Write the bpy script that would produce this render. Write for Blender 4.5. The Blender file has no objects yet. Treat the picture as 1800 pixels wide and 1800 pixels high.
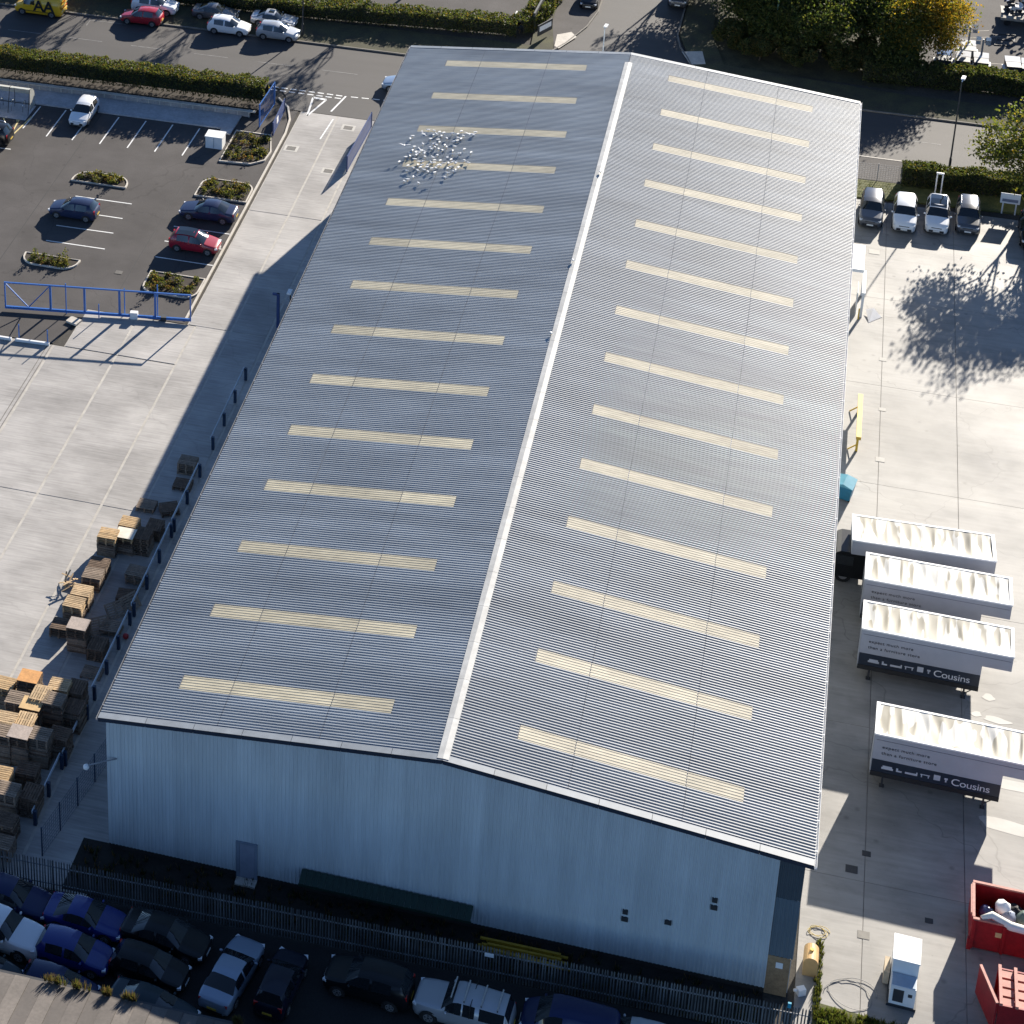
import bpy, math, random
from math import sin, cos, tan, pi, radians
from mathutils import Vector, Matrix, noise

random.seed(7)
SC = bpy.context.scene
COL = SC.collection

# ------------------------------------------------------------------ camera
cam_data = bpy.data.cameras.new('camera')
cam = bpy.data.objects.new('camera', cam_data)
COL.objects.link(cam)
cam.location = (31.167, -85.991, 93.49)
cam.rotation_euler = (pi / 2 - 0.4138, 0, 0.2770)
cam_data.sensor_width = 36
cam_data.lens = 36 * 4005.82 / 1800
cam_data.shift_x = (900 - 392.295) / 1800
cam_data.shift_y = -(900 + 122.217) / 1800
cam_data.clip_end = 3000
cam_data.clip_start = 1
SC.camera = cam

# ------------------------------------------------------------------ sky, sun, exposure
SUN_EL = radians(20.3)
SUN_AZ = radians(16.5)            # from +Y towards +X
w = bpy.data.worlds.new('World'); SC.world = w; w.use_nodes = True
nt = w.node_tree
sky = nt.nodes.new('ShaderNodeTexSky'); sky.sky_type = 'NISHITA'; sky.sun_disc = False
sky.sun_elevation = SUN_EL; sky.sun_rotation = SUN_AZ
sky.altitude = 1200; sky.air_density = 0.75; sky.dust_density = 0.15; sky.ozone_density = 3.2
bgn = nt.nodes['Background']; bgn.inputs['Strength'].default_value = 0.073
nt.links.new(sky.outputs[0], bgn.inputs['Color'])
sl = bpy.data.lights.new('sun', 'SUN'); sl.energy = 5.0; sl.angle = radians(0.5); sl.color = (1.0, 0.92, 0.80)
so = bpy.data.objects.new('sun', sl); COL.objects.link(so)
so.rotation_euler = Vector((-sin(SUN_AZ) * cos(SUN_EL), -cos(SUN_AZ) * cos(SUN_EL), -sin(SUN_EL))).to_track_quat('-Z', 'Y').to_euler()
so.location = (40, 120, 80)
SC.view_settings.view_transform = 'Standard'
SC.view_settings.look = 'None'
SC.view_settings.exposure = 1.33
SC.view_settings.gamma = 1

# ------------------------------------------------------------------ helpers
def tag(o, label=None, cat=None, group=None, kind=None):
    if label: o['label'] = label
    if cat: o['category'] = cat
    if group: o['group'] = group
    if kind: o['kind'] = kind
    return o

def empty(name, loc=(0, 0, 0), rz=0, label=None, cat=None, group=None, parent=None):
    o = bpy.data.objects.new(name, None); COL.objects.link(o)
    o.location = loc if len(loc) == 3 else (loc[0], loc[1], 0); o.rotation_euler = (0, 0, rz)
    o.empty_display_size = .2
    if parent: o.parent = parent
    return tag(o, label, cat, group)

class MB:
    """collects polygons, builds ONE mesh"""
    def __init__(s): s.v = []; s.f = []; s.m = []
    def add(s, vs, fs, m=0):
        b = len(s.v); s.v += [tuple(p) for p in vs]
        for f in fs: s.f.append([b + i for i in f]); s.m.append(m)
        return s
    def box(s, c, d, m=0, rz=0, rot=None):
        x, y, z = d[0] / 2, d[1] / 2, d[2] / 2
        vs = [Vector((a, b, e)) for e in (-z, z) for a, b in ((-x, -y), (x, -y), (x, y), (-x, y))]
        R = rot if rot is not None else Matrix.Rotation(rz, 3, 'Z')
        vs = [R @ p + Vector(c) for p in vs]
        return s.add(vs, [(0, 3, 2, 1), (4, 5, 6, 7), (0, 1, 5, 4), (1, 2, 6, 5), (2, 3, 7, 6), (3, 0, 4, 7)], m)
    def bx(s, x0, x1, y0, y1, z0, z1, m=0):
        return s.box(((x0 + x1) / 2, (y0 + y1) / 2, (z0 + z1) / 2), (x1 - x0, y1 - y0, z1 - z0), m)
    def prism(s, poly, z0, z1, m=0, bottom=True):
        n = len(poly)
        vs = [(p[0], p[1], z0) for p in poly] + [(p[0], p[1], z1) for p in poly]
        fs = [[n + i for i in range(n)]] + [(i, (i + 1) % n, n + (i + 1) % n, n + i) for i in range(n)]
        if bottom: fs.append([n - 1 - i for i in range(n)])
        return s.add(vs, fs, m)
    def sheet(s, poly, z, m=0):
        return s.add([(p[0], p[1], z) for p in poly], [list(range(len(poly)))], m)
    def tube(s, path, r, n=6, m=0, cap=True):
        path = [Vector(p) for p in path]
        rs = r if isinstance(r, (list, tuple)) else [r] * len(path)
        vs = []; k = len(path)
        for i, p in enumerate(path):
            t = (path[min(i + 1, k - 1)] - path[max(i - 1, 0)]).normalized()
            a = t.orthogonal().normalized() if abs(t.z) > .9 else t.cross(Vector((0, 0, 1))).normalized()
            b = t.cross(a)
            if abs(t.z) > .9:
                a = Vector((1, 0, 0)) - t * t.x; a.normalize(); b = t.cross(a)
            for j in range(n):
                q = 2 * pi * j / n
                vs.append(p + (a * cos(q) + b * sin(q)) * rs[i])
        fs = [(i * n + j, i * n + (j + 1) % n, (i + 1) * n + (j + 1) % n, (i + 1) * n + j) for i in range(k - 1) for j in range(n)]
        if cap: fs += [list(range(n))[::-1], [(k - 1) * n + j for j in range(n)]]
        return s.add(vs, fs, m)
    def cyl(s, a, b, r, n=12, m=0): return s.tube([a, b], r, n, m)
    def bar(s, a, b, wd, ht, m=0):
        a = Vector(a); b = Vector(b); t = (b - a); L = t.length; t.normalize()
        side = t.cross(Vector((0, 0, 1)))
        side = side.normalized() if side.length > .02 else Vector((1, 0, 0))
        up = side.cross(t)
        R = Matrix((t, side, up)).transposed()
        return s.box((a + b) / 2, (L, wd, ht), m, rot=R)
    def ball(s, c, r, n=8, k=6, m=0, sq=(1, 1, 1), jit=0):
        vs = []; fs = []
        for i in range(k + 1):
            th = pi * i / k
            for j in range(n):
                ph = 2 * pi * j / n
                rr = r * (1 + random.uniform(-jit, jit))
                vs.append((c[0] + rr * sq[0] * sin(th) * cos(ph), c[1] + rr * sq[1] * sin(th) * sin(ph), c[2] + rr * sq[2] * cos(th)))
        for i in range(k):
            for j in range(n):
                fs.append((i * n + j, (i + 1) * n + j, (i + 1) * n + (j + 1) % n, i * n + (j + 1) % n))
        return s.add(vs, fs, m)
    def mesh(s, name, mats, smooth=False):
        me = bpy.data.meshes.new(name); me.from_pydata(s.v, [], s.f)
        for mm in (mats if isinstance(mats, (list, tuple)) else [mats]): me.materials.append(mm)
        if any(s.m): me.polygons.foreach_set('material_index', s.m)
        if smooth: me.polygons.foreach_set('use_smooth', [True] * len(s.f))
        me.update(); return me
    def build(s, name, mats, parent=None, loc=(0, 0, 0), rz=0, smooth=False):
        return place(name, s.mesh(name, mats, smooth), parent, loc, rz)

def place(name, me, parent=None, loc=(0, 0, 0), rz=0, rot=None):
    o = bpy.data.objects.new(name, me); COL.objects.link(o)
    o.location = loc if len(loc) == 3 else (loc[0], loc[1], 0)
    o.rotation_euler = rot if rot else (0, 0, rz)
    if parent: o.parent = parent
    return o

def copy_tree(o, parent=None):
    c = o.copy(); COL.objects.link(c); c.parent = parent
    for ch in o.children: copy_tree(ch, c)
    return c

# ------------------------------------------------------------------ materials
MATS = {}
def lin(c):
    return tuple(x for x in c) + (1,)
def pm(name, c, rough=.7, var=.15, scale=1.0, stretch=(1, 1, 1), bump=0.0, bscale=25, metal=0.0, spec=.5, coat=0.0,
       c2=None, fine=0.0, fscale=30, fstretch=(1, 1, 1), obj=False, trans=0.0, rvar=0.0, stain=0.0, orand=0.0, sheet=None, spots=0.0):
    if name in MATS: return MATS[name]
    m = bpy.data.materials.new(name); m.use_nodes = True
    n = m.node_tree.nodes; l = m.node_tree.links
    b = n['Principled BSDF']
    b.inputs['Roughness'].default_value = rough; b.inputs['Metallic'].default_value = metal
    b.inputs['Specular IOR Level'].default_value = spec; b.inputs['Coat Weight'].default_value = coat
    b.inputs['Coat Roughness'].default_value = .06
    if trans: b.inputs['Transmission Weight'].default_value = trans
    if obj: pos = n.new('ShaderNodeTexCoord').outputs['Object']
    else: pos = n.new('ShaderNodeNewGeometry').outputs['Position']
    def nz(sc, st, detail=5):
        mp = n.new('ShaderNodeMapping'); mp.inputs['Scale'].default_value = st
        l.new(pos, mp.inputs['Vector'])
        t = n.new('ShaderNodeTexNoise'); t.inputs['Scale'].default_value = sc; t.inputs['Detail'].default_value = detail
        t.inputs['Roughness'].default_value = .6
        l.new(mp.outputs[0], t.inputs['Vector']); return t.outputs['Fac']
    if var or c2:
        a = tuple(max(0, x * (1 - var)) for x in c); d = c2 or tuple(x * (1 + var) for x in c)
        r = n.new('ShaderNodeValToRGB'); r.color_ramp.elements[0].position = .3; r.color_ramp.elements[1].position = .7
        r.color_ramp.elements[0].color = lin(a); r.color_ramp.elements[1].color = lin(d)
        f = nz(scale, stretch); l.new(f, r.inputs['Fac']); out = r.outputs['Color']
        if rvar:
            mr = n.new('ShaderNodeMapRange'); mr.inputs['To Min'].default_value = rough - rvar; mr.inputs['To Max'].default_value = rough + rvar
            mr.inputs['From Min'].default_value = .3; mr.inputs['From Max'].default_value = .7
            l.new(f, mr.inputs['Value']); l.new(mr.outputs[0], b.inputs['Roughness'])
        if fine:
            f2 = nz(fscale, fstretch, 3)
            mr = n.new('ShaderNodeMapRange'); mr.inputs['From Min'].default_value = .3; mr.inputs['From Max'].default_value = .7
            mr.inputs['To Min'].default_value = 1 - fine; mr.inputs['To Max'].default_value = 1 + fine
            l.new(f2, mr.inputs['Value'])
            mx = n.new('ShaderNodeVectorMath'); mx.operation = 'SCALE'
            l.new(out, mx.inputs[0]); l.new(mr.outputs[0], mx.inputs['Scale']); out = mx.outputs[0]
        def scale_by(out, fac):
            mx = n.new('ShaderNodeVectorMath'); mx.operation = 'SCALE'
            l.new(out, mx.inputs[0]); l.new(fac, mx.inputs['Scale']); return mx.outputs[0]
        def rng_(f, lo, hi, a=.0, z=1.):
            mr = n.new('ShaderNodeMapRange'); mr.inputs['From Min'].default_value = a; mr.inputs['From Max'].default_value = z
            mr.inputs['To Min'].default_value = lo; mr.inputs['To Max'].default_value = hi
            l.new(f, mr.inputs['Value']); return mr.outputs[0]
        if stain:               # broad dirt with ragged edges
            out = scale_by(out, rng_(nz(.11, (.7, 1.0, 1), 8), 1 - stain, 1.06, .38, .58))
            out = scale_by(out, rng_(nz(.9, (.5, 1.0, 1), 6), 1 - stain * .55, 1.0, .36, .5))
            if spots:
                ns_ = n.new('ShaderNodeTexNoise'); ns_.inputs['Scale'].default_value = .6; l.new(pos, ns_.inputs['Vector'])
                ad_ = n.new('ShaderNodeVectorMath'); ad_.operation = 'MULTIPLY_ADD'; ad_.inputs[1].default_value = (2.5, 2.5, 0)
                l.new(ns_.outputs['Color'], ad_.inputs[0]); l.new(pos, ad_.inputs[2])
                v1 = n.new('ShaderNodeTexVoronoi'); v1.inputs['Scale'].default_value = .55; l.new(pos, v1.inputs['Vector'])
                out = scale_by(out, rng_(v1.outputs['Distance'], 1 - spots * 1.6, 1.0, .03, .11))
                v3 = n.new('ShaderNodeTexVoronoi'); v3.inputs['Scale'].default_value = 1.7; l.new(pos, v3.inputs['Vector'])
                out = scale_by(out, rng_(v3.outputs['Distance'], 1 - spots, 1.0, .03, .09))
                v2 = n.new('ShaderNodeTexVoronoi'); v2.feature = 'DISTANCE_TO_EDGE'; v2.inputs['Scale'].default_value = .09; l.new(ad_.outputs[0], v2.inputs['Vector'])
                out = scale_by(out, rng_(v2.outputs['Distance'], 1 - spots * 1.2, 1.0, .001, .004))
        if orand:
            oi = n.new('ShaderNodeObjectInfo'); out = scale_by(out, rng_(oi.outputs['Random'], 1 - orand, 1 + orand))
        if sheet:               # sheet-to-sheet tone shifts, sheets one metre wide along the given axis
            sp_ = n.new('ShaderNodeSeparateXYZ'); l.new(pos, sp_.inputs[0])
            fl_ = n.new('ShaderNodeMath'); fl_.operation = 'FLOOR'; l.new(sp_.outputs[sheet[0]], fl_.inputs[0])
            wn_ = n.new('ShaderNodeTexWhiteNoise'); wn_.noise_dimensions = '1D'; l.new(fl_.outputs[0], wn_.inputs['W'])
            out = scale_by(out, rng_(wn_.outputs['Value'], 1 - sheet[1], 1 + sheet[1]))
        l.new(out, b.inputs['Base Color'])
    else: b.inputs['Base Color'].default_value = lin(c)
    if bump:
        f3 = nz(bscale, (1, 1, 1), 4); bp = n.new('ShaderNodeBump'); bp.inputs['Strength'].default_value = bump
        bp.inputs['Distance'].default_value = .02
        l.new(f3, bp.inputs['Height']); l.new(bp.outputs[0], b.inputs['Normal'])
    MATS[name] = m; return m

m_ground = pm('earth_ground', (.045, .04, .033), .95, .35, .25, fine=.3, fscale=6)
m_asph = pm('asphalt', (.067, .061, .059), .85, .2, .3, stain=.14, spots=.2, fine=.18, fscale=14, bump=.25, bscale=60, spec=.3)
m_road = pm('road_asphalt', (.05, .046, .0445), .76, .18, .25, stretch=(.25, 1.4, 1), fine=.16, fscale=18, bump=.2, bscale=60)
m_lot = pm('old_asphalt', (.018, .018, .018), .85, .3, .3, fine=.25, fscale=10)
m_yard = pm('concrete_left', (.345, .327, .307), .68, .17, .22, stretch=(.7, 1, 1), stain=.15, orand=.04, spots=.07, fine=.15, fscale=2.2, fstretch=(.18, 3.2, 1), bump=.15, bscale=40, spec=.4)
m_yard2 = pm('concrete_right', (.25, .239, .223), .63, .2, .2, stretch=(.7, 1, 1), stain=.28, orand=.05, spots=.2, fine=.09, fscale=1.8, fstretch=(.12, 2.4, 1), bump=.12, bscale=40, rvar=.08)
m_joint = pm('joint_sealant', (.41, .385, .345), .8, .2, 1.5)
m_dirtjoint = pm('dirty_joint', (.15, .138, .125), .8, .4, .8)
m_seam = pm('tar_seam', (.018, .018, .018), .7, .2, 1)
m_kerbd = pm('road_kerb_stone', (.17, .155, .135), .85, .25, 1.2, fine=.15, fscale=8)
m_paint = pm('road_paint', (.72, .72, .70), .7, .15, 3.0, fine=.12, fscale=12)
m_worn = pm('worn_paint', (.17, .165, .16), .75, .3, 2.0, fine=.2, fscale=10)
m_ypaint = pm('yellow_paint', (.62, .50, .22), .7, .15, 3.0)
m_kerb = pm('kerb_concrete', (.50, .46, .40), .8, .15, 2.0, fine=.12, fscale=10)
m_paving = pm('paving_stone', (.40, .40, .41), .8, .15, .8, fine=.15, fscale=5)
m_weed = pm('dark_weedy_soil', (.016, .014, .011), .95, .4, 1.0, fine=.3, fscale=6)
m_bank = pm('rough_bank', (.03, .032, .014), .95, .4, .6, c2=(.06, .055, .025), fine=.3, fscale=5)
m_soil = pm('planting_soil', (.035, .026, .018), .95, .4, 2)
m_grass = pm('grass_turf', (.07, .085, .02), .9, .3, 1.2, c2=(.12, .12, .035), fine=.3, fscale=9)
m_verge = pm('verge_earth', (.05, .045, .03), .95, .3, .6, c2=(.07, .07, .03), fine=.3, fscale=8)
m_roof = pm('roof_steel', (.285, .31, .328), .42, .18, .3, stretch=(.3, 1.0, 1), fine=.1, fscale=2, fstretch=(.12, 3, 1), spec=.6, sheet=('Y', .06))
m_roofr = pm('roof_steel_sunlit', (.295, .31, .318), .46, .18, .3, stretch=(.3, 1.0, 1), fine=.1, fscale=2, fstretch=(.12, 3, 1), spec=.6, sheet=('Y', .06))  # same steel on the right slope, its sunlit tone put into the colour
m_lap = pm('lap_sealant', (.19, .20, .215), .7, .35, .8)
m_ridge = pm('ridge_cap_steel', (.40, .40, .385), .5, .14, .5, fine=.1, fscale=2, orand=.05)
m_verge_fl = pm('verge_flashing_steel', (.225, .25, .275), .45, .12, .6, fine=.08, fscale=3, orand=.07)
m_white = pm('white_metal', (.78, .78, .77), .45, .06, 1)
m_skyl = pm('rooflight_grp', (.42, .38, .275), .45, .16, .5, stretch=(.4, 1.5, 1), fine=.14, fscale=2.5, fstretch=(.4, 1.5, 1), orand=.1)
m_skylr = pm('rooflight_grp_pale', (.41, .37, .28), .7, .16, .5, stretch=(.4, 1.5, 1), fine=.14, fscale=2.5, fstretch=(.4, 1.5, 1), orand=.09)
m_clad = pm('gable_cladding', (.50, .553, .575), .45, .08, .22, stretch=(1, 1, .45), fine=.08, fscale=1.6, fstretch=(1.5, 1, .12), sheet=('X', .045))
m_clad_d = pm('dark_cladding', (.11, .15, .18), .5, .1, .4)
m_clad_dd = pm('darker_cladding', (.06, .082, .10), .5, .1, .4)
m_brick = pm('brown_brick', (.30, .20, .11), .85, .2, 4, fine=.15, fscale=20)
m_plinth = pm('dark_plinth', (.03, .026, .022), .9, .3, 1)
m_dark = pm('dark_steel', (.03, .032, .036), .6, .1, 2)
m_black = pm('black_rubber', (.014, .014, .015), .75, .1, 4)
m_galv = pm('galvanised_steel', (.20, .21, .23), .5, .25, 1.2, metal=.0)
m_blue = pm('blue_painted_steel', (.035, .13, .40), .4, .08, 1.5)
m_bluedk = pm('dark_blue_painted_steel', (.03, .055, .16), .45, .1, 1.5)
m_railblue = pm('barrier_blue_steel', (.012, .03, .065), .45, .1, 1.5)
m_railtop = pm('galvanised_rail', (.50, .56, .62), .4, .12, 1.5)
m_glass = pm('car_glass', (.012, .016, .02), .04, 0, spec=.8)
m_chrome = pm('bright_trim', (.55, .55, .56), .2, 0, metal=.9)
m_rim = pm('alloy_rim', (.32, .32, .33), .35, .1, 6, metal=.5)
m_lampw = pm('lamp_lens', (.75, .76, .78), .1, 0)
m_lampr = pm('red_lens', (.40, .012, .012), .15, 0)
m_plate_w = pm('plate_white', (.75, .75, .72), .5, 0)
m_plate_y = pm('plate_yellow', (.70, .48, .06), .5, 0)
m_trim = pm('black_plastic', (.02, .02, .022), .6, .1, 5)
WOODS = [pm('pallet_wood_pale', (.46, .33, .19), .85, .25, 3, fine=.2, fscale=14, orand=.18),
         pm('pallet_wood_grey', (.23, .175, .13), .88, .25, 3, fine=.25, fscale=14, orand=.18),
         pm('pallet_wood_brown', (.135, .09, .06), .9, .3, 3, fine=.25, fscale=14, orand=.18),
         pm('pallet_wood_yellow', (.44, .30, .155), .85, .2, 3, fine=.15, fscale=14, orand=.18)]
m_board_o = pm('orange_board', (.55, .27, .09), .8, .15, 2.5, fine=.1, fscale=10)
m_board_g = pm('grey_board', (.36, .30, .26), .85, .15, 2.5, fine=.12, fscale=10)
m_board_w = pm('pale_board', (.68, .62, .52), .8, .1, 2.5)
m_red = pm('red_skip_paint', (.30, .012, .015), .45, .25, 1.2, fine=.15, fscale=8)
m_pink = pm('faded_red_paint', (.46, .17, .13), .6, .2, 1.5, fine=.2, fscale=8)
m_yel = pm('yellow_paint_steel', (.66, .42, .05), .5, .12, 1.5)
m_bark = pm('bark', (.07, .055, .04), .95, .3, 4)
def leafm(name, c):
    new = name not in MATS
    m = pm(name, c, .6, .3, 1.3, spec=.3)
    if new:                     # thin leaves let light through
        n = m.node_tree.nodes; l = m.node_tree.links; b = n['Principled BSDF']
        src = b.inputs['Base Color'].links[0].from_socket
        t = n.new('ShaderNodeBsdfTranslucent'); s = n.new('ShaderNodeVectorMath'); s.operation = 'MULTIPLY'; s.inputs[1].default_value = (1.6, 1.55, .8)
        l.new(src, s.inputs[0]); l.new(s.outputs[0], t.inputs['Color'])
        x = n.new('ShaderNodeMixShader'); x.inputs[0].default_value = .5
        l.new(b.outputs[0], x.inputs[1]); l.new(t.outputs[0], x.inputs[2]); l.new(x.outputs[0], n['Material Output'].inputs['Surface'])
    return m
L_GREEN = [leafm('leaf_deep_green', (.034, .055, .016)), leafm('leaf_mid_green', (.06, .082, .02)), leafm('leaf_olive', (.10, .105, .025))]
L_YEL = [leafm('leaf_yellow', (.25, .175, .025)), leafm('leaf_yellow_green', (.12, .12, .024)), leafm('leaf_gold', (.30, .175, .02)), leafm('leaf_green_y', (.055, .075, .016))]
L_HEDGE = [leafm('hedge_green', (.06, .078, .026)), leafm('hedge_dark', (.04, .055, .02)), leafm('hedge_olive', (.088, .088, .028)), leafm('hedge_rust', (.13, .095, .03))]
L_SHRUB = [leafm('shrub_green', (.05, .065, .02)), leafm('shrub_yellow', (.11, .105, .035)), leafm('shrub_dark', (.025, .03, .015)), leafm('shrub_bronze', (.12, .07, .03))]

# ------------------------------------------------------------------ foliage
def leaf_quads(mb, pts, size, nm, weights=None):
    for p in pts:
        u = Vector((random.gauss(0, 1), random.gauss(0, 1), random.gauss(0, .8))); u.normalize()
        v = u.orthogonal().normalized(); v.rotate(Matrix.Rotation(random.uniform(0, 2 * pi), 3, u))
        s = size * random.uniform(.6, 1.35); p = Vector(p)
        t = u.cross(v)
        mb.add([p - v * s, p + t * s * .55, p + v * s, p - t * s * .55], [(0, 1, 2, 3)],
               random.choices(range(nm), weights)[0] if weights else random.randrange(nm))
def in_ball(c, r, hollow=.45, sq=1.0):
    while True:
        q = Vector((random.uniform(-1, 1), random.uniform(-1, 1), random.uniform(-1, 1)))
        d = q.length
        if d < 1 and random.random() < max(.15, (d - hollow) / (1 - hollow) + .2): return (c[0] + q.x * r, c[1] + q.y * r, c[2] + q.z * r * sq)

# ================================================================== SETTING: ground, roads, yards
def struct(name, mb, mats, parent=None, **k):
    o = mb.build(name, mats, parent, **k)
    if parent is None: tag(o, kind='structure')
    return o

W, L, HE, HR, XR = 35.99, 80.36, 9.055, 10.883, 17.947
g = MB(); g.sheet([(-1500, -1500), (1500, -1500), (1500, 1500), (-1500, 1500)], -.05); struct('ground', g, m_ground)

# main road running behind the warehouse, with the bell mouths of two junctions
r = MB()
r.sheet([(-260, 87.2), (-13.6, 87.2), (-12.6, 86.6), (-11.9, 85.6), (-11.4, 83.3), (0.5, 83.3), (1.5, 86.2), (3.0, 88.2), (260, 88.2), (260, 96.6), (26.5, 96.6), (24.0, 97.6), (22.2, 99.6), (21.2, 102.6), (19.9, 107), (20.3, 150),
         (12.6, 150), (12.2, 110), (11.6, 106.5), (10.2, 102.5), (8.2, 98.6), (5.5, 96.5), (-3.6, 96.2), (-260, 95.9)][::1], 0.0)
struct('road', r, m_road)
def dash_line(mb, p, q, n, frac, wd, z=.006):
    p = Vector((p[0], p[1])); q = Vector((q[0], q[1])); d = (q - p) / n; t = d.normalized(); s = Vector((-t.y, t.x)) * wd / 2
    for i in range(n):
        a = p + d * i; b = a + d * frac
        mb.sheet([a - s, b - s, b + s, a + s], z)
pt = MB()
dash_line(pt, (-13.5, 87.0), (-6.9, 86.95), 8, .68, .16); dash_line(pt, (-13.5, 86.45), (-6.9, 86.45), 8, .68, .16)
dash_line(pt, (-6.4, 87.0), (-2.6, 87.25), 4, .66, .13)
dash_line(pt, (-6.85, 87.0), (-7.45, 83.9), 1, 1, .16)
dash_line(pt, (-6.95, 82.6), (-7.2, 78.9), 1, 1, .12)
tri = [(-9.55, 86.0), (-8.35, 85.9), (-9.25, 82.6)]
for a, b in ((0, 1), (1, 2), (2, 0)): dash_line(pt, tri[a], tri[b], 1, 1, .17 if a else .3)
tag(pt.build('give_way_marking', m_paint), 'white give way triangle and dashed lines painted at junction mouth', 'road marking')
cl = empty('centre_line', (-3, 91.5, 0), 0, 'worn white dashed centre line along the main road', 'road marking')
for x in range(-58, 0, 6):
    mb = MB(); dash_line(mb, (x + 3, -.2), (x + 6.2, -.18), 1, 1, .1); mb.build('dash', m_worn, cl)
for x in range(40, 70, 6):
    mb = MB(); dash_line(mb, (x + 3, .7), (x + 6.2, .7), 1, 1, .1); mb.build('dash', m_worn, cl)
el = MB(); dash_line(el, (-33.5, 95.3), (-29.8, 95.35), 1, 1, .1)
dash_line(el, (-33.3, 94.1), (-33.3, 95.3), 1, 1, .08)
tag(el.build('bay_line', m_worn), 'short white parking bay line by the far kerb beside yellow van', 'road marking')

def kerb_line(name, pts, label, wd=.14, h=.12, parent=None, mat=None):
    mb = MB()
    n = len(pts)
    def off(i, s):
        p = Vector(pts[i]); a = Vector(pts[max(i - 1, 0)]); b = Vector(pts[min(i + 1, n - 1)])
        t = (b - a).normalized(); return p + Vector((-t.y, t.x)) * s
    lo = [off(i, -wd / 2) for i in range(n)]; hi = [off(i, wd / 2) for i in range(n)]
    vs = [(p.x, p.y, z) for z in (-.04, h) for p in lo + hi]
    N = 2 * n; fs = []
    for i in range(n - 1):
        fs += [(N + i, N + i + 1, N + n + i + 1, N + n + i), (i, i + 1, N + i + 1, N + i), (n + i + 1, n + i, N + n + i, N + n + i + 1)]
    fs += [(0, N, N + n, n), (n - 1, 2 * n - 1, N + 2 * n - 1, N + n - 1)]
    mb.add(vs, fs)
    o = mb.build(name, mat or m_kerb, parent)
    if parent is None: tag(o, label, 'kerb')
    return o
kerb_line('kerb', [(-140, 95.95), (-3.6, 96.25), (5.5, 96.55), (8.2, 98.65), (10.2, 102.5), (11.6, 106.5), (12.2, 110), (12.5, 130)], 'stone kerb along the far side of the main road, curving into the side road', mat=m_kerbd)
kerb_line('kerb', [(20.3, 130), (19.9, 107), (20.4, 104.5), (21.2, 102.6), (22.2, 99.6), (24, 97.65), (26.5, 96.65), (160, 96.65)], 'kerb curving out of the side road in deep tree shade', mat=m_kerbd)
kerb_line('kerb', [(36.3, 88.2), (160, 88.35)], 'pale kerb of the near footway right of the warehouse')
# footways and verges
s_ = MB(); s_.prism([(-140, 96.05), (-3.6, 96.35), (5.5, 96.65), (8.1, 98.75), (9.3, 101.0), (8.6, 106), (8.0, 140), (5, 140), (7.2, 101.2), (-140, 98.6)][::-1], -.04, .10)
struct('far_verge', s_, m_verge)
s_ = MB(); s_.prism([(9.35, 101.0), (10.1, 102.5), (11.5, 106.5), (12.1, 110), (12.4, 130), (7.9, 130), (8.4, 106.5)], -.04, .105); struct('side_footway', s_, m_asph)
s_ = MB(); s_.prism([(36.2, 84.3), (160, 85.6), (160, 88.28), (36.2, 88.12)], -.04, .10); struct('near_footway', s_, m_asph)
s_ = MB(); s_.prism([(26.5, 96.75), (160, 96.75), (160, 100.5), (40, 100.5), (24.5, 102), (23.0, 108), (22.6, 130), (20.5, 130), (20.1, 107), (21.4, 102.6), (22.4, 99.7), (24.1, 97.75)], -.04, .10); struct('shaded_verge', s_, m_verge)
t_ = MB(); t_.prism([(9.3, 101.6), (9.75, 101.2), (11.0, 104.0), (10.4, 104.9), (9.2, 104.0)], .1, .112)
tag(t_.build('tactile_paving', m_kerb), 'buff tactile paving patch at the dropped kerb of side road', 'paving')
t_ = MB(); t_.prism([(20.6, 103.6), (21.6, 101.2), (22.9, 101.7), (22.4, 104.2)], .1, .112)
tag(t_.build('tactile_paving', m_kerb), 'shaded tactile paving patch on the far side road corner', 'paving')
# grass strip by the right fence
s_ = MB(); s_.prism([(36.2, 81.2), (40.2, 81.6), (60, 82.6), (60, 84.8), (36.2, 84.2)], -.04, .09); struct('grass_bank', s_, m_grass)

# car park
cp = MB(); cp.sheet([(-90, 48.8), (-10.2, 49.1), (-10.2, 83.2), (-90, 81.6)], -.004); struct('car_park', cp, m_asph)
a_ = MB(); a_.sheet([(-18.0, 46.9), (-18.6, 44.1), (-60, 43.2), (-60, 50), (-14.6, 49.2)], -.008); struct('gate_run_asphalt', a_, m_asph)

# concrete yard, slab by slab
def slab_field(name, mat, joint_mat, xs, ys, z, skip=lambda a, b: False, wide=.09):
    base = MB(); base.sheet([(xs[0], ys[0]), (xs[-1], ys[0]), (xs[-1], ys[-1]), (xs[0], ys[-1])], z - .02)
    par = struct(name, base, joint_mat)
    for i in range(len(xs) - 1):
        for j in range(len(ys) - 1):
            if skip(i, j): continue
            h = wide / 2
            b = MB(); b.bx(xs[i] + h, xs[i + 1] - h, ys[j] + h * .6, ys[j + 1] - h * .6, z - .03, z + random.uniform(-.002, .002))
            b.build('slab', mat, par)
    return par
slab_field('left_yard', m_yard, m_joint, [-9.3, -6.65, -3.9, 0.2], [-3.2, 5.6, 27.5, 49.05], .006, wide=.17)
slab_field('entrance_drive', m_yard, m_joint, [-9.95, -6.65, -3.9, 0.2], [49.05, 66.0, 83.25], .006, wide=.17)
slab_field('gate_yard', m_yard, m_joint, [-60, -36, -27.5, -23.0, -18.45, -13.7, -9.3], [-3.2, 5.6, 27.5, 43.9], .006, wide=.18)
slab_field('gate_apron', m_yard, m_joint, [-17.7, -13.7, -9.3], [43.95, 49.0], .006, wide=.17)
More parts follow.
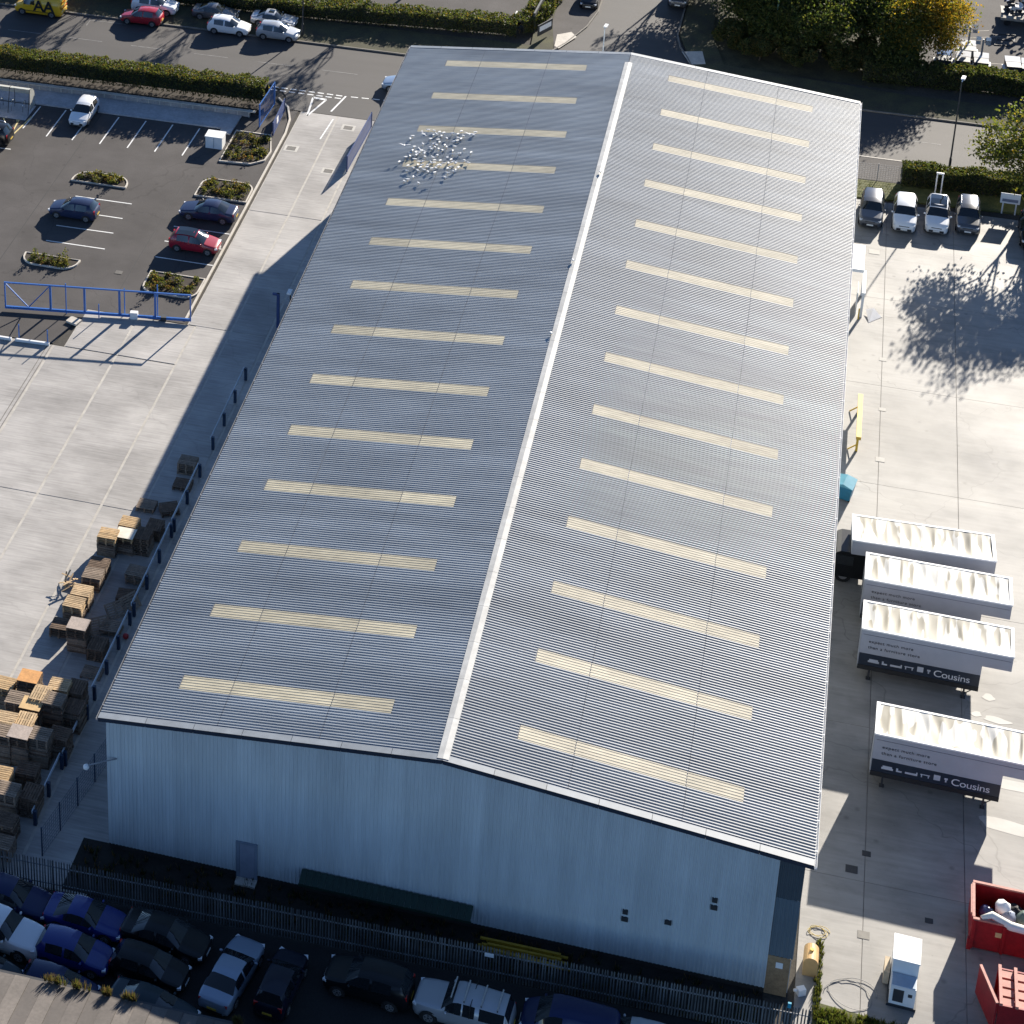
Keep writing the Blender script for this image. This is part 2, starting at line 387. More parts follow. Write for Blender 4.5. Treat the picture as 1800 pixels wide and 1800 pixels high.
slab_field('right_yard', m_yard2, m_dirtjoint, [35.9, 39.05, 44.1, 49.3, 54.5, 60], [-1.2, 8.9, 20.5, 32, 43.5, 55, 66.5, 81.1], .003, wide=.04)
# drainage channel lines across the left yard
for dx, lb in ((-18.9, 'outer'), (-18.62, 'inner')):
    c_ = MB(); c_.bx(dx - .03, dx + .03, 22, 43.8, .0, .012)
    tag(c_.build('drain_channel', m_dirtjoint), 'narrow %s drainage channel line across the concrete left of gate shadow' % lb, 'drain')

# markings, car park
def bay(mb, p, q): dash_line(mb, p, q, 1, 1, .11, .004)
bays = [((-29.55, 77.9), (-29.6, 73.0)), ((-27.2, 77.9), (-27.3, 73.0)), ((-24.75, 77.9), (-24.85, 73.0)), ((-22.3, 77.9), (-22.4, 73.0)), ((-19.9, 77.9), (-20.0, 73.0)), ((-17.5, 77.9), (-17.6, 73.0)), ((-31.9, 77.9), (-32.0, 73.8)),
        ((-23.95, 64.3), (-19.2, 64.35)), ((-23.9, 62.0), (-19.2, 62.0)), ((-23.9, 59.6), (-19.2, 59.7)), ((-23.9, 57.25), (-19.1, 57.3)),
        ((-14.95, 62.0), (-10.3, 62.05)), ((-15.0, 57.3), (-10.3, 57.3)), ((-35.6, 69.9), (-31.7, 70.1)), ((-15.0, 59.7), (-10.3, 59.75))]
nm = ['fifth from the white cabinet', 'fourth from the white cabinet', 'third from the white cabinet', 'second from the white cabinet', 'nearest but one to the cabinet corner', 'beside the white cabinet', 'beside the cycle shelter',
      'behind the small dark blue car', 'under the small dark blue car', 'in the shadow of the small dark blue car', 'near the narrow lower planting island',
      'beside the dark saloon', 'beside the large lower planting island', 'in front of the dark off-roader', 'between dark saloon and red hatchback']
for (a, b), t in zip(bays, nm):
    mb = MB(); bay(mb, a, b); tag(mb.build('parking_line', m_paint), 'white parking bay line ' + t, 'road marking', 'parking bay lines')
yl = MB()
for a, b in (((-34.55, 75.6), (-32.55, 72.2)), ((-32.55, 72.2), (-32.95, 76.0)), ((-33.4, 75.9), (-32.8, 74.6)), ((-34.0, 72.0), (-32.5, 72.25)), ((-32.0, 76.0), (-32.45, 72.3))): dash_line(yl, a, b, 1, 1, .12, .004)
tag(yl.build('yellow_hatching', m_ypaint), 'pale yellow hatched no parking marking below the cycle shelter', 'road marking')
tx = MB(); tx.bx(-26.4, -26.33, 50, 78, -.003, .0015); tx.bx(-16.2, -16.15, 52, 70, -.003, .001)
tag(tx.build('asphalt_joint', m_seam), 'thin dark seam running down the car park asphalt', 'asphalt seam')
# paved path and block wall under the hedge
pv = MB(); pv.prism([(-60, 77.9), (-15.7, 78.3), (-15.7, 77.4), (-14.7, 77.5), (-14.6, 81.3), (-60, 80.4)], -.04, .12)
path = struct('paved_path', pv, m_paving)
hb = MB(); hb.prism([(-75, 80.9), (-43, 81.0), (-13.0, 81.65), (-12.9, 83.9), (-43, 83.8), (-75, 83.5)], -.04, .5); struct('hedge_bank', hb, m_soil)
kw = empty('block_wall', (-26, 80.95, 0), label='low wall of grey concrete blocks below the clipped hedge', cat='wall')
bm_ = MB(); bm_.box((0, 0, .3), (.92, .3, .56)); bme = bm_.mesh('block', pm('block_concrete', (.36, .33, .31), .85, .2, .7, fine=.2, fscale=6))
pm_ = MB(); pm_.box((0, 0, .3), (.1, .34, .6)); pme = pm_.mesh('block_pier', m_kerb)
for i in range(38):
    x = -22.5 + i
    y = .016 * (x + 10)
    if x > 12.4: break
    place('block', bme, kw, (x, y - .2 + random.uniform(-.01, .01), 0)); place('pier', pme, kw, (x + .5, y - .2, 0))
cpg = MB(); cpg.box((-5, -.28, .62), (35.2, .36, .06), rz=.016); cpg.build('coping', m_kerb, kw)
kerb_line('kerb', [(-10.25, 49.6), (-10.25, 79.0), (-10.5, 81.5), (-11.2, 83.6), (-12.4, 85.0)], 'long pale kerb dividing car park asphalt from concrete drive', wd=.16, h=.1)

# bottom car lot
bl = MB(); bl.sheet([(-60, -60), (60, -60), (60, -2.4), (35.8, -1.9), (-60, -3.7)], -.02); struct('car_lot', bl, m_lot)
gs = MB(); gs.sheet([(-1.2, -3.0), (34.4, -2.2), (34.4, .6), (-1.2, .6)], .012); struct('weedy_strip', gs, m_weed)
gp_ = MB(); gp_.sheet([(36.75, -1.3), (41.3, -1.3), (41.2, .0), (39, .3), (36.95, .45)], .012); struct('grass_patch', gp_, m_grass)
bkp = MB(); bkp.sheet([(24.5, 102), (40.2, 101.4), (41.5, 112), (40, 150), (23, 150), (22.7, 108)], -.012); struct('wooded_bank', bkp, m_bank)
# far yard (top right) and the yard beyond the far hedge
fy = MB(); fy.sheet([(40, 104.5), (200, 107), (200, 260), (40, 200)], -.004); struct('plant_hire_yard', fy, m_asph)
fy = MB(); fy.sheet([(-90, 102.6), (5.2, 104.2), (6, 108), (7, 260), (-90, 260)], -.006); struct('far_yard', fy, m_asph)

# ================================================================== WAREHOUSE
wh = empty('warehouse', (0, 0, 0), label='large warehouse with ribbed grey pitched roof and rows of cream rooflights', cat='building')
# gable and side walls
def roof_z(x): return HE + (HR - HE) * (x / XR if x < XR else (W - x) / (W - XR))
x0, x1, y0, y1 = .32, 34.42, .32, L - .3
def ribbed_wall(mb, xa, xb, y, z0, ztop, out, pitch=.2, d=.03):
    n = int(round((xb - xa) / pitch)); p = (xb - xa) / n
    prof = []
    for i in range(n):
        b = xa + i * p
        prof += [(b, 0), (b + p * .55, 0), (b + p * .66, d), (b + p * .89, d)]
    prof.append((xb, 0))
    vs = []
    for x, o in prof: vs += [(x, y + out * o, z0), (x, y + out * o, ztop(x))]
    fs = [(2 * i, 2 * i + 2, 2 * i + 3, 2 * i + 1) for i in range(len(prof) - 1)]
    if out > 0: fs = [f[::-1] for f in fs]
    mb.add(vs, fs)
gw = MB(); ribbed_wall(gw, x0, x1, y0, .35, lambda x: roof_z(x) - .12, -1)
gw.build('gable_cladding', m_clad, wh)
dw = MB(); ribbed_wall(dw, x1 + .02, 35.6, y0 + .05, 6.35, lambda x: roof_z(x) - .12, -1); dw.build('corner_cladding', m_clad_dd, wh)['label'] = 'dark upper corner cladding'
dw = MB(); ribbed_wall(dw, x1 + .02, 35.6, y0 + .045, 2.55, lambda x: 6.34, -1); dw.build('corner_cladding', m_clad_d, wh)['label'] = 'dark blue lower corner cladding'
bk = MB(); bk.bx(x1, 35.5, y0 + .02, y0 + .3, 0, 2.54); bk.build('brick_corner', m_brick, wh)['label'] = 'brown brick base at the corner'
pp = MB(); pp.box((35.0, y0 + .005, 2.0), (.34, .02, .36)); pp.build('notice', m_white, wh)['label'] = 'small white notice on brown brick'
pl = MB(); pl.bx(x0 + .05, x1, y0 + .03, y0 + .3, -.02, .36); pl.build('plinth', m_plinth, wh)
for nm_, xs_ in (('left_wall', x0 + .03), ('right_wall', 35.5)):
    sw = MB(); sw.bx(xs_ - .05, xs_ + .05, y0 + .31, y1, 0, HE - .1); sw.build('side_wall', m_clad, wh)
bw = MB(); bw.add([(x0, y1, 0), (35.5, y1, 0), (35.5, y1, roof_z(35.5) - .12), (XR, y1, HR - .12), (x0, y1, roof_z(x0) - .12)], [(4, 3, 2, 1, 0)])
bw.build('rear_wall', m_clad, wh)
# roof sheets with real ribs: three rows of sheets on each slope, overlapping at the laps
PITCH, RIB = .2, .04
def rib_profile(ya, yb, h=RIB, pitch=PITCH):
    n = int(round((yb - ya) / pitch)); out = []
    for i in range(n):
        b = ya + i * pitch
        out += [(b, 0), (b + pitch * .46, 0), (b + pitch * .57, h), (b + pitch * .89, h)]
    out.append((ya + n * pitch, 0)); return out
RPROF = rib_profile(.42, L - .38)
def slope_sheet(mb, xa, xb, prof, lift):
    vs = []
    for y, o in prof: vs += [(xa, y, roof_z(xa) + o + lift), (xb, y, roof_z(xb) + o + lift)]
    mb.add(vs, [(2 * i, 2 * i + 1, 2 * i + 3, 2 * i + 2) for i in range(len(prof) - 1)])
LX = [(0.0, 6.36, 0), (6.26, 11.7, .006), (11.6, XR - .02, .012)]
RX = [(29.55, W, 0), (24.0, 29.65, .006), (XR + .02, 24.1, .012)]
for (a, b, lf) in LX:
    mb = MB(); slope_sheet(mb, a, b, RPROF, lf); mb.build('roof_sheet', m_roof, wh)
for (a, b, lf) in RX:
    mb = MB(); slope_sheet(mb, a, b, RPROF, lf); mb.build('roof_sheet', m_roofr, wh)
for x, lf in ((6.26, .006), (11.6, .012), (24.1, .012), (29.65, .006)):
    mb = MB(); slope_sheet(mb, x - .018, x + .018, RPROF, lf + .004); mb.build('sheet_lap', m_lap, wh)
# rooflights: each row is three translucent sheets one metre wide
for side in (0, 1):
    xs_ = [3.51, 6.28, 11.63, 14.79] if side == 0 else [21.23, 24.08, 29.62, 32.44]
    for k in range(14):
        yc = 3.367 + 5.687 * k
        ya = .42 + PITCH * round((yc - .5 - .42) / PITCH)
        prof = rib_profile(ya, ya + 1.0, .012)
        for j in range(3):
            mb = MB(); slope_sheet(mb, xs_[j] + .01, xs_[j + 1] - .03, prof, .046 + .004 * (j if side == 0 else 2 - j))
            mb.build('rooflight', m_skyl if side == 0 else m_skylr, wh)
        e = MB(); e.add([(xs_[0] - .05, ya, roof_z(xs_[0]) + .044), (xs_[0], ya, roof_z(xs_[0]) + .066), (xs_[0], ya + 1, roof_z(xs_[0]) + .066), (xs_[0] - .05, ya + 1, roof_z(xs_[0]) + .044)], [(0, 1, 2, 3)])
        e.build('rooflight_edge', m_lap, wh)
# ridge capping, verge flashings, gutters, each in lengths
n = 27
for k in range(n):
    ya, yb = .1 + k * (L - 1.9) / n, .1 + (k + 1) * (L - 1.9) / n - .015
    mb = MB(); z = HR + .085
    mb.add([(XR - .29, ya, z - .03), (XR, ya, z), (XR + .29, ya, z - .03), (XR - .29, yb, z - .03), (XR, yb, z), (XR + .29, yb, z - .03), (XR - .30, ya, z - .10), (XR - .30, yb, z - .10), (XR + .30, ya, z - .10), (XR + .30, yb, z - .10)],
           [(0, 1, 4, 3), (1, 2, 5, 4), (6, 0, 3, 7), (2, 8, 9, 5)])
    mb.build('ridge_cap', m_ridge, wh)
def flash(xa, xb, ya, yb, yd, name='verge_flashing'):
    za, zb = roof_z(xa) + .06, roof_z(xb) + .06
    mb = MB()
    mb.add([(xa, ya, za), (xb, ya, zb), (xb, yb, zb), (xa, yb, za)], [(0, 1, 2, 3)])
    mb.build(name, m_verge_fl, wh)
    mb = MB(); mb.add([(xa, yd, za - .002), (xb, yd, zb - .002), (xb, yd, zb - .26), (xa, yd, za - .26)], [(3, 2, 1, 0) if yd <= ya + .001 else (0, 1, 2, 3)])
    mb.build('verge_drop', pm('dark_blue_verge_drop', (.02, .03, .05), .5), wh)  # drop face of the verge flashing, coloured darker than its top
for a, b in ((0, XR), (XR, W)):
    k = 7
    for i in range(k):
        xa = a + (b - a) * i / k; xb = a + (b - a) * (i + 1) / k - .02
        flash(xa, xb, 0, .42, 0); flash(xa, xb, L - .38, L, L)
sf = MB(); 
for a, b in ((0.05, XR), (XR, W - .05)):
    za, zb = roof_z(a) - .16, roof_z(b) - .16
    sf.add([(a, .015, za), (b, .015, zb), (b, .3, zb - .02), (a, .3, za - .02)], [(3, 2, 1, 0)])
sf.build('soffit', m_dark, wh)
for xg, mg in ((-.10, m_galv), (W + .01, m_white)):
    mb = MB(); mb.bx(xg, xg + .09, 0, L, HE - .13, HE - .12); mb.bx(xg - .015, xg, 0, L, HE - .13, HE - .005); mb.bx(xg + .09, xg + .105, 0, L, HE - .13, HE - .005)
    mb.build('gutter', mg, wh)
    for k in range(40):
        br = MB(); br.bx(xg - .01, xg + .1, 1 + k * 2.0, 1.06 + k * 2.0, HE - .02, HE + .01); br.build('gutter_bracket', mg, wh)
# gable door, lamp bracket, wall vents
d_ = MB(); d_.bx(7.55, 8.35, .22, .275, .05, 2.4); d = d_.build('gable_door', pm('door_grey_blue', (.25, .28, .35), .5, .1, 2), wh)
f_ = MB(); f_.bx(7.36, 7.54, .21, .27, .0, 2.5); f_.bx(8.36, 8.5, .21, .27, .0, 2.5); f_.bx(7.36, 8.5, .2, .27, 2.41, 2.52); f_.build('door_frame', pm('door_frame_grey', (.20, .24, .30), .5), d)
s_ = MB(); s_.bx(7.4, 8.5, -.3, .2, -.02, .12); s_.build('door_step', m_kerb, d)
lb = MB(); lb.tube([(.9, .25, 6.35), (.3, -.05, 6.3), (-.5, -.3, 6.05)], .04, 6); lb.ball((-.6, -.33, 5.95), .17, m=1); lb.build('wall_floodlight', [m_galv, m_white], wh)
for x, z in ((27.4, 2.9), (31.6, 4.9), (29.5, 3.3)):
    v = MB(); v.box((x, .27, z), (.34, .1, .26)); v.build('wall_vent', m_dark, wh)
    if x != 29.5: v = MB(); v.box((x, .25, z + .5), (.26, .14, .22)); v.build('vent_hood', m_dark, wh)

# ================================================================== VEHICLES
def interp(tab, t):
    for (a, va), (b, vb) in zip(tab, tab[1:]):
        if t <= b: 
            u = (t - a) / (b - a) if b > a else 0
            return va + (vb - va) * u
    return tab[-1][1]
CAR_SPECS = {
 # L, W, wheel radius, axle t (front, rear), top profile, belt profile, cowl, roof front, roof rear, tail of glass, pillars
 'hatch': dict(L=3.95, W=1.70, r=.30, ax=(.19, .81), top=[(0, .52), (.015, .68), (.06, .76), (.24, .93), (.27, .96), (.44, 1.38), (.52, 1.45), (.68, 1.48), (.88, 1.42), (.965, 1.02), (.99, .92), (1, .55)],
               belt=[(0, .5), (.02, .64), (.08, .72), (.27, .90), (.6, .94), (.9, 1.0), (.97, .98), (1, .55)], g=(.27, .44, .88, .965), pil=[(.56, .59), (.82, .965)]),
 'suv': dict(L=4.4, W=1.84, r=.35, ax=(.19, .80), top=[(0, .6), (.015, .82), (.06, .95), (.24, 1.08), (.27, 1.11), (.41, 1.55), (.50, 1.63), (.70, 1.65), (.9, 1.58), (.97, 1.15), (.99, 1.02), (1, .62)],
             belt=[(0, .58), (.02, .78), (.08, .9), (.27, 1.04), (.6, 1.07), (.9, 1.12), (.97, 1.1), (1, .6)], g=(.27, .41, .90, .97), pil=[(.55, .58), (.80, .97)]),
 'sedan': dict(L=4.6, W=1.80, r=.32, ax=(.19, .80), top=[(0, .5), (.012, .64), (.05, .72), (.25, .90), (.28, .93), (.43, 1.34), (.50, 1.41), (.63, 1.42), (.70, 1.36), (.84, 1.02), (.88, 1.0), (.97, .96), (.99, .88), (1, .52)],
               belt=[(0, .48), (.02, .62), (.08, .70), (.28, .88), (.6, .92), (.84, .95), (.97, .93), (1, .52)], g=(.28, .43, .70, .84), pil=[(.55, .575), (.745, .84)]),
 'coupe': dict(L=4.3, W=1.76, r=.33, ax=(.19, .80), top=[(0, .48), (.012, .6), (.05, .68), (.27, .86), (.31, .89), (.46, 1.26), (.52, 1.32), (.62, 1.33), (.68, 1.28), (.85, .96), (.9, .93), (.98, .9), (1, .5)],
               belt=[(0, .46), (.02, .58), (.08, .66), (.31, .85), (.6, .88), (.85, .92), (.97, .88), (1, .5)], g=(.31, .46, .68, .85), pil=[(.72, .85)]),
 'van': dict(L=4.75, W=1.90, r=.32, ax=(.18, .80), top=[(0, .6), (.012, .85), (.05, 1.0), (.13, 1.18), (.16, 1.22), (.30, 1.8), (.36, 1.9), (.5, 1.95), (.94, 1.92), (.985, 1.7), (.995, 1.0), (1, .6)],
             belt=[(0, .58), (.02, .8), (.08, .98), (.16, 1.12), (.5, 1.15), (.97, 1.15), (1, .6)], g=(.16, .30, 2, 2), pil=[(.44, 1)]),
 'offroad': dict(L=4.9, W=1.86, r=.39, ax=(.18, .78), top=[(0, .65), (.012, .98), (.05, 1.06), (.27, 1.14), (.30, 1.17), (.41, 1.66), (.46, 1.74), (.6, 1.76), (.93, 1.74), (.975, 1.28), (.99, 1.1), (1, .65)],
             belt=[(0, .64), (.02, .95), (.08, 1.02), (.30, 1.1), (.6, 1.12), (.95, 1.14), (.98, 1.1), (1, .64)], g=(.30, .41, .93, .975), pil=[(.50, .515), (.635, .68), (.93, .975)]),
}
CARMESH = {}
def car_meshes(kind):
    if kind in CARMESH: return CARMESH[kind]
    S = CAR_SPECS[kind]; Ln, Wd = S['L'], S['W']
    ts = {0, .012, .03, .06, .1, .15, .2, .9, .94, .97, .985, 1}
    for p in S['top'] + S['belt']: ts.add(p[0])
    for p in S['pil']: ts.update(p)
    for k in range(4): 
        if S['g'][k] <= 1: ts.add(S['g'][k])
    c, rf, rr, tg = S['g']
    for u in (.33, .66): ts.add(c + (rf - c) * u)
    ts.update([.5, .6])
    ts = sorted(ts); ts = [t for i, t in enumerate(ts) if i == 0 or t - ts[i - 1] > .004]
    half = [(0, .66), (.012, .78), (.05, .90), (.12, .975), (.2, 1), (.82, 1), (.92, .96), (.97, .90), (.99, .82), (1, .72)]
    zb0 = S['r'] * .62
    secs = []
    for t in ts:
        w_ = interp(half, t) * Wd / 2; top = interp(S['top'], t); belt = min(interp(S['belt'], t), top - .015)
        zb = zb0 + (.1 if t < .03 or t > .97 else 0)
        q = min(1, max(0, (top - belt) / .42)); wt = w_ * (.93 - .21 * q)
        x = Ln * (.5 - t)
        ybow = 0
        secs.append([(x, 0, zb), (x, .86 * w_, zb), (x, .985 * w_, zb + .1), (x, w_, zb + (belt - zb) * .55), (x, .965 * w_, belt), (x, wt + .02, top - .05 * q - .006), (x, wt * .82, top + .008), (x, 0, top + .028)])
    parts = {'body': MB(), 'windscreen': MB(), 'rear_window': MB(), 'side_l': MB(), 'side_r': MB()}
    pil = S['pil']
    def cls(t0, t1, j):
        tm = (t0 + t1) / 2
        if j == 4 and rf - .03 < tm < (tg if tg <= 1 else .97) - .02 or (j == 4 and c + (rf - c) * .34 < tm <= rf):
            if any(a <= tm <= b for a, b in pil): return 'body'
            return 'side'
        if j in (5, 6):
            if c < tm < rf: return 'windscreen'
            if rr < tm < tg: return 'rear_window'
        return 'body'
    for i in range(len(ts) - 1):
        for j in range(7):
            k = cls(ts[i], ts[i + 1], j)
            for sgn in (1, -1):
                q = [secs[i][j], secs[i][j + 1], secs[i + 1][j + 1], secs[i + 1][j]]
                q = [(a, b * sgn, e) for a, b, e in q]
                if sgn > 0: q = q[::-1]
                key = k if k != 'side' else ('side_l' if sgn > 0 else 'side_r')
                parts[key].add(q, [(0, 1, 2, 3)])
    for sec in (secs[0], secs[-1]):
        ring = [(a, b, e) for a, b, e in sec] + [(a, -b, e) for a, b, e in sec[-2:0:-1]]
        parts['body'].add(ring, [list(range(len(ring)))])
    def weld(me):
        import bmesh
        b = bmesh.new(); b.from_mesh(me); bmesh.ops.remove_doubles(b, verts=b.verts, dist=.0005); bmesh.ops.recalc_face_normals(b, faces=b.faces); b.to_mesh(me); b.free(); return me
    D = {}
    for k, mb in parts.items():
        if mb.f: D[k] = weld(mb.mesh(k, m_glass if k != 'body' else m_trim, True))
    r = S['r']
    for me in D.values(): me.update()
    ty = MB(); ty.tube([(0, -.1, 0), (0, -.085, 0), (0, .085, 0), (0, .1, 0)], [r * .9, r, r, r * .9], 16); D['tyre'] = ty.mesh('tyre', m_black, True)
    rm = MB(); rm.cyl((0, -.104, 0), (0, .104, 0), r * .64, 14, 0); rm.cyl((0, -.108, 0), (0, .108, 0), r * .16, 8, 1)
    for k in range(5):
        a = 2 * pi * k / 5 + .3; rm.box((cos(a) * r * .42, 0, sin(a) * r * .42), (r * .2, .214, r * .2), 1, rot=Matrix.Rotation(-a, 3, 'Y'))
    D['rim'] = rm.mesh('rim', [m_rim, m_dark])
    ar = MB()
    for t in S['ax']:
        x = Ln * (.5 - t)
        for s in (1, -1):
            y = s * (interp(half, t) * Wd / 2 + .003); ra = r * 1.2
            pts = [(x + ra * cos(a), y, max(r * .55, r + ra * sin(a))) for a in [2 * pi * k / 18 for k in range(18)]]
            ar.add(pts if s < 0 else pts[::-1], [list(range(18))])
    sill = MB()
    D['arch'] = ar.mesh('wheel_arch', m_black)
    bp = MB(); wf = Wd / 2
    bp.box((Ln * .497, 0, S['r'] * .62 + .2), (.05, Wd * .62, .2)); bp.box((-Ln * .497, 0, S['r'] * .62 + .16), (.05, Wd * .62, .14))
    bp.box((Ln * .492, 0, interp(S['top'], .012) - .1), (.04, Wd * .42, .1))
    D['bumper'] = bp.mesh('grille', m_trim)
    zf = interp(S['top'], .02) - .05; zr = interp(S['belt'], .97) - .08
    hl = MB(); hl.box((0, 0, 0), (.2, .3, .12)); D['headlight'] = hl.mesh('headlight', m_lampw)
    tl = MB(); tl.box((0, 0, 0), (.12, .22, .24 if kind not in ('sedan', 'coupe') else .15)); D['taillight'] = tl.mesh('taillight', m_lampr)
    mi = MB(); mi.ball((0, 0, 0), .1, 8, 5, sq=(.7, 1.1, .75)); D['mirror'] = mi.mesh('mirror', m_trim, True)
    fpn = MB(); fpn.box((0, 0, 0), (.02, .5, .12)); D['plate_f'] = fpn.mesh('number_plate', m_plate_w)
    rpn = MB(); rpn.box((0, 0, 0), (.02, .5, .12)); D['plate_r'] = rpn.mesh('number_plate', m_plate_y)
    D['_'] = dict(zf=zf, zr=zr, S=S)
    CARMESH[kind] = D; return D
PAINTS = {}
def paint(name, c, rough=.28, metal=0.0):
    if name not in PAINTS: PAINTS[name] = pm('paint_' + name, c, rough, 0, metal=metal, coat=.6 if max(c) > .1 else .2, spec=.5 if max(c) > .1 else .35)
    return PAINTS[name]
def setmat(o, m):
    o.material_slots[0].link = 'OBJECT'; o.material_slots[0].material = m
P_WHITE = paint('white', (.74, .75, .76)); P_RED = paint('red', (.36, .018, .03)); P_DKRED = paint('crimson', (.30, .012, .03))
P_BLACK = paint('black', (.008, .009, .011)); P_NAVY = paint('navy', (.022, .032, .075)); P_SILVER = paint('silver', (.42, .44, .47), .3, .3)
P_GREY = paint('graphite', (.085, .09, .105), .3, .2); P_BLUE = paint('royal_blue', (.012, .028, .19)); P_BLUE2 = paint('dark_blue', (.008, .016, .07))
P_YEL = paint('van_yellow', (.80, .46, .02)); P_TEAL = paint('dark_teal', (.012, .028, .036)); P_INK = paint('ink_navy', (.008, .011, .026)); P_LBLUE = paint('steel_blue_silver', (.30, .37, .47), .3, .3)
def car(kind, pos, deg, body, label, cat='car', group=None, name='parked_car', roof=None, rails=False, sunroof=False):
    D = car_meshes(kind); I = D['_']; S = I['S']; Ln, Wd, r = S['L'], S['W'], S['r']
    root = empty(name, (pos[0], pos[1], 0.004), radians(deg), label, cat, group)
    o = place('body', D['body'], root); setmat(o, body)
    for k, nm_ in (('windscreen', 'windscreen'), ('rear_window', 'rear_window'), ('side_l', 'side_windows'), ('side_r', 'side_windows')):
        if k in D: place(nm_, D[k], root)
    place('wheel_arches', D['arch'], root); place('grille', D['bumper'], root)
    for t in S['ax']:
        for s in (1, -1):
            y = s * (Wd / 2 - .09)
            wl = place('wheel', D['tyre'], root, (Ln * (.5 - t), y, r)); place('rim', D['rim'], wl)
    for s in (1, -1):
        place('headlight', D['headlight'], root, (Ln * .462, s * Wd * .355, I['zf']), s * -.35)
        place('taillight', D['taillight'], root, (-Ln * .468, s * Wd * .37, I['zr']), s * .2)
        q = place('mirror', D['mirror'], root, (Ln * (.5 - S['g'][0] - .055), s * (Wd / 2 + .06), interp(S['belt'], S['g'][0]) + .06)); setmat(q, body)
    place('front_plate', D['plate_f'], root, (Ln * .5 + .034, 0, r * .62 + .24)); place('rear_plate', D['plate_r'], root, (-Ln * .5 - .034, 0, r * .62 + .36))
    ztop = interp(S['top'], .6)
    if roof or sunroof:
        a, b = S['g'][1] + .02, min(S['g'][2], .95) - .03
        if sunroof: a, b = a + .01, a + .13
        mb = MB(); n = 5; vs = []
        for i in range(n + 1):
            t = a + (b - a) * i / n; tp = interp(S['top'], t)
            for u in (-.68, 0, .68) if not sunroof else (-.42, 0, .42): 
                vs.append((Ln * (.5 - t), u * Wd / 2, tp + .036 - (.018 if u else 0)))
        mb.add(vs, [(i * 3 + j, i * 3 + j + 1, i * 3 + j + 4, i * 3 + j + 3) for i in range(n) for j in range(2)])
        mb.build('sunroof' if sunroof else 'roof_panel', roof or m_glass, root)
    if rails:
        for s in (1, -1):
            mb = MB(); y = s * Wd * .345
            mb.tube([(Ln * .02, y, ztop - .03), (0, y, ztop + .06), (-Ln * .3, y, ztop + .04), (-Ln * .33, y, ztop - .06)], .025, 6); mb.build('roof_rail', m_chrome, root)
    return root

# --- the yellow breakdown van on the far side of the road
v = car('van', (-38.32, 95.58), 179, P_YEL, 'yellow breakdown van with large black letters on the main road', 'van', name='breakdown_van')
def text_mesh(body, size, mat, extrude=.002, name='lettering', spacing=1.0, bold=0.0):
    cu = bpy.data.curves.new(name, 'FONT'); cu.body = body; cu.size = size; cu.extrude = extrude; cu.space_character = spacing; cu.offset = bold
    ob = bpy.data.objects.new(name, cu); COL.objects.link(ob)
    dg = bpy.context.evaluated_depsgraph_get(); me = bpy.data.meshes.new_from_object(ob.evaluated_get(dg))
    bpy.data.objects.remove(ob); bpy.data.curves.remove(cu)
    me.materials.clear(); me.materials.append(mat); me.name = name
    return me
tm = text_mesh('AA', 1.55, m_black, .004, spacing=.95, bold=.035)
place('lettering', tm, v, (.35, .962, .62), rot=(pi / 2 + .0, 0, pi))
s_ = MB(); s_.bx(-1.3, 1.5, .952, .965, .5, .56); s_.build('stripe', m_black, v)
for k in range(4):
    s_ = MB(); s_.box((-2.385, .0, .7 + k * .28), (.02, 1.5, .1)); s_.build('rear_chevron', m_red if k % 2 else m_ypaint, v)
rb = MB(); rb.bx(-.9, .9, -.5, .5, 1.99, 2.06); rb.build('roof_beacon_bar', m_white, v)

car('hatch', (-28.50, 96.21), 180, P_RED, 'red hatchback facing left on the main road', sunroof=False)
car('suv', (-28.02, 98.77), 0, P_WHITE, 'white car half hidden behind the red hatchback on the road', roof=None)
car('coupe', (-22.18, 99.03), 0, P_GREY, 'dark grey coupe parked by the far kerb behind the white hatchback')
car('hatch', (-20.13, 96.47), 0, P_WHITE, 'small white hatchback with glinting windscreen, in front of dark coupe')
car('coupe', (-16.52, 99.12), 0, P_SILVER, 'silver coupe with sunroof by the far kerb', sunroof=True)
car('hatch', (-15.47, 96.57), 0, P_SILVER, 'silver hatchback in front of the silver coupe, nearest the lamp post')
car('hatch', (-2.12, 89.60), 180, P_LBLUE, 'silver blue car on the road just showing past the warehouse roof edge')
car('hatch', (-27.60, 77.02), -90, P_WHITE, 'white hatchback nose towards us in bays below the hedge')
car('hatch', (-23.01, 61.40), 180, P_NAVY, 'small dark blue car alone in the middle parking row')
car('sedan', (-12.68, 64.06), 180, P_NAVY, 'dark blue saloon beside the pale kerb of the drive')
car('hatch', (-12.39, 59.27), 0, P_DKRED, 'red hatchback with black glass roof nose to the drive kerb', roof=m_glass)
car('suv', (-34.16, 71.07), 178, P_BLACK, 'dark off-road car with yellow plate at the left edge below the cycle shelter', rails=True)
car('hatch', (-34.00, 67.68), 180, P_WHITE, 'white car corner just showing at the left edge below the dark off-roader')
car('suv', (37.82, 78.60), -92, P_GREY, 'dark grey car nearest the warehouse wall in the row by the hedge')
car('suv', (40.35, 78.60), -91, P_WHITE, 'white car with white roof second in the row by the hedge')
car('suv', (42.82, 79.03), -92, P_WHITE, 'white car with black glass roof third in the row by the hedge', roof=m_glass)
car('suv', (45.15, 79.60), -91, P_GREY, 'grey car with roof rails fourth in the row by the hedge', rails=True)
car('suv', (49.90, 78.64), -90, P_BLACK, 'dark car cut off by the right edge near the white sign', rails=True)
car('hatch', (11.23, 112.00), -90, P_BLACK, 'black car parked on the pavement side of the side road')
car('suv', (19.31, 114.82), -90, P_GREY, 'dark car in tree shade on the right of the side road')
